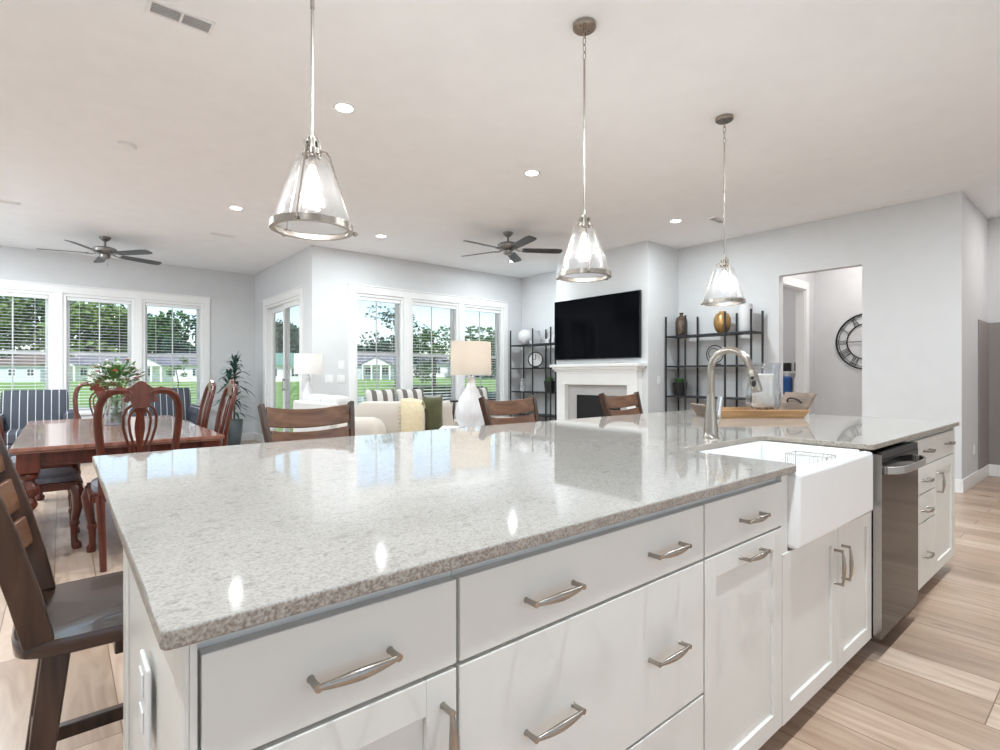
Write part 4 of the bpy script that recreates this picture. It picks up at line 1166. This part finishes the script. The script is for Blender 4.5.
# right unit
o = lathe_thing('bronze_bottle_vase', 'bronze glass bottle on the left of the right shelf unit top', 'vase', (6.86, 4.17, zt), [(.001, 0), (.075, .001), (.082, .02), (.085, .20), (.07, .26), (.03, .29), (.022, .31), (.032, .325), (.028, .335), (.001, .335)], M['bronze'])
o = lathe_thing('amber_vase', 'round amber glass vase on top of the right shelf unit', 'vase', (6.86, 3.56, zt), [(.001, 0), (.05, .001), (.085, .04), (.112, .12), (.11, .20), (.085, .26), (.04, .29), (.04, .30), (.001, .30)], M['amber'])
o = lathe_thing('white_vase', 'tall plain white vase on the right of the right shelf unit top', 'vase', (6.86, 3.24, zt), [(.001, 0), (.07, .001), (.085, .04), (.085, .30), (.075, .36), (.001, .36)], M['ceramic'])
def potplant(label, loc, s, m_pot, rough=None):
    t = thing('small_potted_plant', label, 'potted plant', loc)
    MB().lathe([(.001, 0), (.06*s, 0), (.075*s, .14*s), (.065*s, .14*s), (.06*s, .12*s), (.001, .12*s)], seg=4 if False else 20).build('pot', m_pot, t, smooth=True)
    b = MB()
    for k in range(60):
        a = random.uniform(0, 6.28); el = random.uniform(.2, 1.4)
        b.leafquad((.02*math.cos(a), .02*math.sin(a), .12*s), (math.cos(a)*math.cos(el), math.sin(a)*math.cos(el), math.sin(el)), (0, 0, 1), random.uniform(.06, .12)*s, .02*s, .2)
    b.build('leaves', M['leaf'], t, recalc=False)
potplant('small green plant in a black pot on the right shelf unit', (6.84, 4.18, .9105), 1.35, M['blackiron'])
t = thing('ring_sculpture', 'round black metal ring sculpture on the right shelf unit behind the faucet', 'sculpture', (6.85, 3.66, 1.3405))
b = MB(); b.tube([(0, .12*math.cos(2*PI*i/32), .15+.12*math.sin(2*PI*i/32)) for i in range(32)], .007, 8, closed=True)
b.tube([(.01*0, .07*math.cos(2*PI*i/24)+.02, .16+.07*math.sin(2*PI*i/24)) for i in range(24)], .005, 8, closed=True)
b.build('ring', M['blackiron'], t, smooth=True); MB().box(-.05, .05, -.06, .06, 0, .02).cyl((0, 0, .02), (0, 0, .035), .008).build('stand', M['blackiron'], t)
# left unit
lathe_thing('round_white_vase', 'round white vase on the left of the left shelf unit top', 'vase', (6.63, 7.24, zt), [(.001, 0), (.06, .001), (.13, .07), (.15, .15), (.13, .22), (.07, .27), (.04, .285), (.001, .285)], M['ceramic'])
t = thing('lattice_lantern', 'white lattice lantern on top of the left shelf unit', 'lantern', (6.63, 6.98, zt))
MB().lathe([(.001, 0), (.095, 0), (.095, .012), (.001, .012)], seg=20).lathe([(.07, .235), (.095, .235), (.095, .247), (.07, .247)], seg=20, cap=False).build('rims', M['ceramic'], t)
b = MB()
for k in range(12):
    for sgn in (-1, 1):
        b.tube([(.09*math.cos(2*PI*k/12+sgn*i*.25), .09*math.sin(2*PI*k/12+sgn*i*.25), .01+.057*i) for i in range(5)], .005, 5)
b.build('lattice', M['ceramic'], t)
for k, (y, lb) in enumerate(((6.62, 'small white block on the left shelf unit top beside the television, left one'), (6.50, 'small white block on the left shelf unit top beside the television, right one'))):
    o = MB().box(-.04, .04, -.045, .045, 0, .085).build('white_block', M['ceramic'], bevel=.008); o.location = (6.62, y, zt); tag(o, lb, 'ornament', 'small white blocks')
t = thing('desk_clock', 'round white-faced clock with dark rim on the left shelf unit', 'clock', (6.60, 6.93, 1.3405))
MB(Matrix.Translation((0, 0, .15)) @ Matrix.Rotation(math.radians(38), 4, 'Z')).lathe([(.001, .0), (.125, .0), (.14, -.012), (.14, -.035), (.122, -.04), (.12, -.02)], seg=32, axis='X', cap=False).build('rim', M['black'], t, smooth=True)
f_ = MB(Matrix.Translation((0, 0, .15)) @ Matrix.Rotation(math.radians(38), 4, 'Z')).lathe([(.001, -.018), (.12, -.018), (.12, -.014), (.001, -.014)], seg=32, axis='X').build('face', M['white'], t)
MB(Matrix.Translation((0, 0, .15)) @ Matrix.Rotation(math.radians(38), 4, 'Z')).box(-.024, -.019, -.004, .004, 0, .09).box(-.024, -.019, 0, .05, -.004, .004).build('hand', M['blackiron'], f_)
MB().box(-.03, .03, -.05, .05, 0, .014).build('foot', M['black'], t)
t = thing('beaded_ornament', 'white openwork ornament on the left end of the left shelf unit', 'ornament', (6.62, 7.30, .9105))
b = MB()
for k in range(5):
    for q in range(6):
        a = 2*PI*q/6+k*.5; b.blob((.03*math.cos(a), .03*math.sin(a), .035+k*.045), (.016, .016, .022), 8, 6)
b.build('beads', M['ceramic'], t, smooth=True); MB().lathe([(.001, 0), (.045, 0), (.045, .015), (.001, .015)], seg=20).build('base', M['ceramic'], t)
for k in range(4):
    o = MB().box(-.09, .09, -.017, .017, 0, .23-.01*(k % 2)).build('book', M['book'], bevel=.002); o.location = (6.60, 7.24+k*.042, .5005)
    tag(o, 'white upright book on the lower left of the left shelf unit', 'book', 'white books on the left shelf unit')
potplant('round green plant in a dark pot on the left shelf unit beside the mantel', (6.55, 6.52, .9105), 1.4, M['blackiron'])

# hall clock
t = thing('wall_clock', 'large black skeleton wall clock with roman numerals seen through the doorway', 'clock', (8.349, 2.295, 1.66))
R1_, R2_ = .375, .245
for r_, w_ in ((R1_, .011), (R1_-.03, .004), (R2_, .008)):
    MB().tube([(-.012, r_*math.cos(2*PI*i/64), r_*math.sin(2*PI*i/64)) for i in range(64)], w_, 6, closed=True).build('ring', M['blackiron'], t, smooth=True)
num = ['XII', 'I', 'II', 'III', 'IIII', 'V', 'VI', 'VII', 'VIII', 'IX', 'X', 'XI']
for k, s in enumerate(num):
    a = PI/2-2*PI*k/12
    R = Matrix.Rotation(PI, 4, 'Z') @ Matrix.Rotation(a-PI/2, 4, 'X')       # local: y right (seen from -X), z outward
    R = Matrix.Rotation(-(a-PI/2), 4, 'X') @ Matrix.Rotation(PI, 4, 'Z') if False else Matrix.Rotation(-(a-PI/2)*1.0, 4, 'X')
    b = MB(R); wch = {'I': .022, 'V': .045, 'X': .045}
    tot = sum(wch[c] for c in s); x = -tot/2; r0, r1 = R2_+.006, R1_-.008
    for c in s:
        w = wch[c]; xm = x+w/2
        def st(xa, xb, th=.007):        # y is mirrored because the wall faces -X
            b.strip([(-.012, -xa, r0), (-.012, -xb, r1)], th, .006, (0, 1, 0))
        if c == 'I': st(xm, xm)
        if c == 'V': st(xm, xm-.014); st(xm, xm+.014, .004)
        if c == 'X': st(xm-.016, xm+.016); st(xm+.016, xm-.016, .004)
        x += w
    b.build('numeral', M['blackiron'], t)
MB().cyl((-.02, 0, 0), (0, 0, 0), .022, seg=16).build('hub', M['blackiron'], t)
MB().strip([(-.018, -.04, 0), (-.018, R2_+.02, .0)], .008, .004, (0, 0, 1)).build('minute_hand', M['blackiron'], t)
MB().strip([(-.016, 0, 0), (-.016, .03, .13)], .010, .004, (0, 1, 0)).build('hour_hand', M['blackiron'], t)

# laundry room things beyond the hall doorway
t = thing('laundry_counter', 'white cabinet beyond the hall doorway holding the blue jug', 'cabinet', (9.2, 3.75, 0))
MB().box(-.28, .29, -.66, .9, .08, .86).build('body', M['cab'], t); MB().box(-.30, .29, -.67, .92, .86, .888).build('worktop', M['white'], t, bevel=.003)
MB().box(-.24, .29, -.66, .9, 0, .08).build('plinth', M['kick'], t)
t = thing('detergent_jug', 'blue jug with a white cap glimpsed through the hall doorway', 'jug', (9.08, 3.62, .889))
MB().blob((0, 0, .15), (.06, .075, .152), 20, 12, .45).build('bottle', M['blue'], t, smooth=True); MB().cyl((0, 0, .295), (0, 0, .36), .032, seg=16).build('cap', M['white'], t)
t = thing('bleach_bottle', 'white bottle right of the blue jug in the room beyond the hall', 'bottle', (9.08, 3.45, .889))
MB().blob((0, 0, .14), (.05, .06, .142), 20, 12, .5).build('bottle', M['white'], t, smooth=True); MB().cyl((0, 0, .275), (0, 0, .31), .02, seg=12).build('cap', M['blue'], t)
t = thing('floating_shelf', 'white floating shelf with black boxes beyond the hall doorway', 'shelf', (9.38, 3.7, 1.27))
MB().box(-.14, .115, -.60, .6, -.03, 0).build('board', M['white'], t)
for sx in (-.4, .4): MB().box(-.08, .115, sx-.01, sx+.01, -.09, -.031).build('bracket', M['blackiron'], t)
for y, lb in ((3.72, 'small black box on the shelf above the blue jug, left one'), (3.54, 'small black box on the shelf above the blue jug, right one')):
    o = MB().box(-.05, .05, -.05, .05, 0, .14).build('storage_box', M['blackiron'], bevel=.004); o.location = (9.34, y, 1.2705); tag(o, lb, 'box', 'black boxes on the shelf')

# ------------------------------------------------------------------ outdoors
def gz(x, y):
    d = x*math.cos(YAW)+y*math.sin(YAW); xc = x*math.sin(YAW)-y*math.cos(YAW)
    s = min(1, max(0, (d-62)/60)); h = -.22+1.45*s*s*(3-2*s)
    e = ((d-41)/15)**2+((xc+1.5)/9)**2
    if e < 1.25: h -= .9*min(1, (1.25-e)/.35)
    return h
b = MB(); n = 90; G = []
for i in range(n+1):
    row = []
    for j in range(n+1):
        x = -130+300*i/n; y = YD+.3+190*(j/n)**1.35 if False else 7.75+195*(j/n)**1.3
        row.append(b.v((x, y, gz(x, y))))
    G.append(row)
for i in range(n):
    for j in range(n): b.face([G[i][j], G[i+1][j], G[i+1][j+1], G[i][j+1]])
o = b.build('lawn', M['lawn'], smooth=True); o['kind'] = 'structure'
for p in o.data.polygons:
    pass
pc = at(481, 41, -.42)
b = MB(); b.rings([[(pc.x+15*math.cos(2*PI*i/40)*math.cos(YAW)+10*math.sin(2*PI*i/40)*math.sin(YAW), pc.y+15*math.cos(2*PI*i/40)*math.sin(YAW)-10*math.sin(2*PI*i/40)*math.cos(YAW), z) for i in range(40)] for z in (-.6, -.42)])
struct('pond', b, M['water'])
struct('patio', MB().box(2.95, 9.0, 7.75, 11.2, -.2, -.04), M['patio'])
struct('patio_dining', MB().box(-3, 2.95, 10.66, 12.2, -.2, -.10), M['patio'])
t = thing('outdoor_sofa', 'dark slatted outdoor sofa on the patio behind the middle living window', 'outdoor sofa', (6.9, 9.9, -.04), math.radians(10))
b = MB()
for k in range(9): b.box(-1.3, 1.3, .30, .33, .38+k*.07, .42+k*.07)
b.build('back_slats', M['fabricdark'], t)
MB().box(-1.3, 1.3, -.42, .30, .30, .40).build('seat', M['fabricdark'], t)
for s in (-1, 1): MB().box(s*1.30, s*1.38, -.42, .36, 0, .70).build('arm', M['fabricdark'], t)

def house(label, u, d, w, hwall, hroof, m_w, m_r, porch=0, rot=0):
    p = at(u, d); p.z = gz(p.x, p.y)-.05
    t = thing('house', label, 'house', p, YAW-PI/2+rot, 'houses across the lawn')
    D = 9
    MB().box(-w/2, w/2, 0, D, 0, hwall).build('wall', m_w, t)
    r = MB(); r.rings([[(-w/2-.5, -.6, hwall), (w/2+.5, -.6, hwall), (w/2+.5, D+.6, hwall), (-w/2-.5, D+.6, hwall)], [(-w/2-.5, -.6, hwall+.2), (w/2+.5, -.6, hwall+.2), (w/2+.5, D+.6, hwall+.2), (-w/2-.5, D+.6, hwall+.2)], [(-w/2+w*.18, D/2-.1, hwall+hroof), (w/2-w*.18, D/2-.1, hwall+hroof), (w/2-w*.18, D/2+.1, hwall+hroof), (-w/2+w*.18, D/2+.1, hwall+hroof)]])
    r.build('roof', m_r, t)
    nw = max(2, int(w//3))
    for k in range(nw):
        x = -w/2+w*(k+.5)/nw
        f = MB().box(x-.62, x+.62, -.06, 0, .8, 2.2).build('window', M['trim'], t)
        MB().box(x-.5, x-.05, -.09, -.061, .92, 2.08).box(x+.05, x+.5, -.09, -.061, .92, 2.08).build('pane', M['hwin'], f)
    if porch:
        x0 = porch
        MB().prism([(x0-2.6, 2.5), (x0+2.6, 2.5), (x0, 3.9)], -2.6, 0.5, 'XZ').build('porch_gable', M['sidingw'], t)
        MB().rings([[(x0-2.9, -2.8, 2.5), (x0, -2.8, 4.05), (x0+2.9, -2.8, 2.5), (x0, -2.8, 3.9)], [(x0-2.9, .5, 2.5), (x0, .5, 4.05), (x0+2.9, .5, 2.5), (x0, .5, 3.9)]]).build('porch_roof', m_r, t)
        for xx in (-2.3, -.8, .8, 2.3): MB().box(x0+xx-.12, x0+xx+.12, -2.5, -2.26, 0, 2.5).build('column', M['trim'], t)
    return t
house('low house with a brown roof at the far left through the leftmost window', 12, 84, 9, 2.6, 2.0, M['sidingb'], M['roofb'])
house('white house with a gabled porch through the middle dining window', 84, 88, 10.5, 2.6, 2.1, M['sidingw'], M['roofg'], -2)
house('white house with a gabled porch through the right dining window', 172, 84, 11.5, 2.6, 2.2, M['sidingw'], M['roofg'], -2.5)
house('house with a green metal roof seen through the sliding door', 274, 84, 10, 2.6, 2.2, M['sidingw'], M['roofgr'])
house('pale house with a grey roof through the left living window', 368, 92, 9, 2.6, 2.3, M['sidingb'], M['roofg'], 2)
house('white house right of it behind the middle living window', 428, 102, 7.5, 2.6, 2.1, M['sidingw'], M['roofg'])
house('white house behind the right living window', 486, 98, 9, 2.6, 2.1, M['sidingw'], M['roofb'])

def tree(label, u, d, h, w, m, trunk=.25, n=1500, base=.12, ls=.85, clumps=None):
    p = at(u, d); p.z = gz(p.x, p.y)-.1
    t = thing('tree', label, 'tree', p, 0, 'trees beyond the windows')
    rnd_ = random.Random(int(u*7+d))
    MB().tube([(0, 0, 0), (.1, 0, h*.3), (-.1, .1, h*.7)], [trunk*1.3, trunk, trunk*.5], 8).build('trunk', M['bark'], t)
    b = MB(); cl = clumps or 16
    cs = []
    for k in range(cl):
        a = rnd_.uniform(0, 6.28); z = rnd_.uniform(base, .95); r = w/2*math.sqrt(max(.05, 1-((z-(base+.4)*.9)/.62)**2))*rnd_.uniform(.3, .85)
        cs.append((r*math.cos(a), r*math.sin(a), z*h*.93, rnd_.uniform(.15, .27)*w))
    for k in range(n):
        c = cs[k % cl]
        a = rnd_.uniform(0, 6.28); e = math.asin(rnd_.uniform(-1, 1)); rr = c[3]*rnd_.uniform(.6, 1.0)
        q = V((c[0]+rr*math.cos(a)*math.cos(e), c[1]+rr*math.sin(a)*math.cos(e), c[2]+rr*.75*math.sin(e)))
        s_ = ls*rnd_.uniform(.6, 1.3)
        x_ = V((rnd_.uniform(-1, 1), rnd_.uniform(-1, 1), rnd_.uniform(-1, 1))).normalized(); y_ = x_.orthogonal().normalized()
        vs = [b.v(q+x_*s_*.6), b.v(q+y_*s_*.4), b.v(q-x_*s_*.6), b.v(q-y_*s_*.4)]
        b.face(vs)
    b.build('crown', m, t, recalc=False)
    return t
tree('large pale oak filling the leftmost window', -20, 95, 17, 17, M['tree2'], n=2600)
tree('broad oak between the left and middle dining windows', 38, 104, 17, 18, M['tree1'], n=2600)
tree('tall pale oak in the middle dining window', 86, 100, 15.5, 17, M['tree2'], n=2600)
tree('dark oak right in the middle dining window', 124, 106, 14.5, 16, M['tree1'], n=2400)
tree('dark oak left in the right dining window', 158, 104, 13.5, 15, M['tree1'], n=2400)
tree('green oak at the right edge of the dining windows', 196, 104, 13, 15, M['tree3'], n=2200)
tree('dark tree left in the sliding door view', 268, 108, 11, 17, M['tree3'], n=2200)
tree('dark tree right in the sliding door view', 296, 104, 10.5, 15, M['tree3'], n=2000)
tree('low distant trees left in the left living window', 356, 118, 9.5, 19, M['tree3'], n=2000)
tree('low distant trees right in the left living window', 392, 122, 9.5, 17, M['tree3'], n=2000)
tree('tall thin pine with a high crown between the living windows', 396, 62, 10.5, 5.6, M['tree3'], .14, 500, .72, .35, 9)
tree('leafy green tree filling the middle living window', 434, 66, 8.8, 7.2, M['tree1'], .2, 1900, .2, .38)
tree('small green tree behind the right living window', 486, 96, 8.5, 13, M['tree1'], n=1500)
tree('thin young tree on the lawn in the right dining window', 177, 40, 3.2, 1.6, M['tree2'], .05, 300, .35, .15, 8)
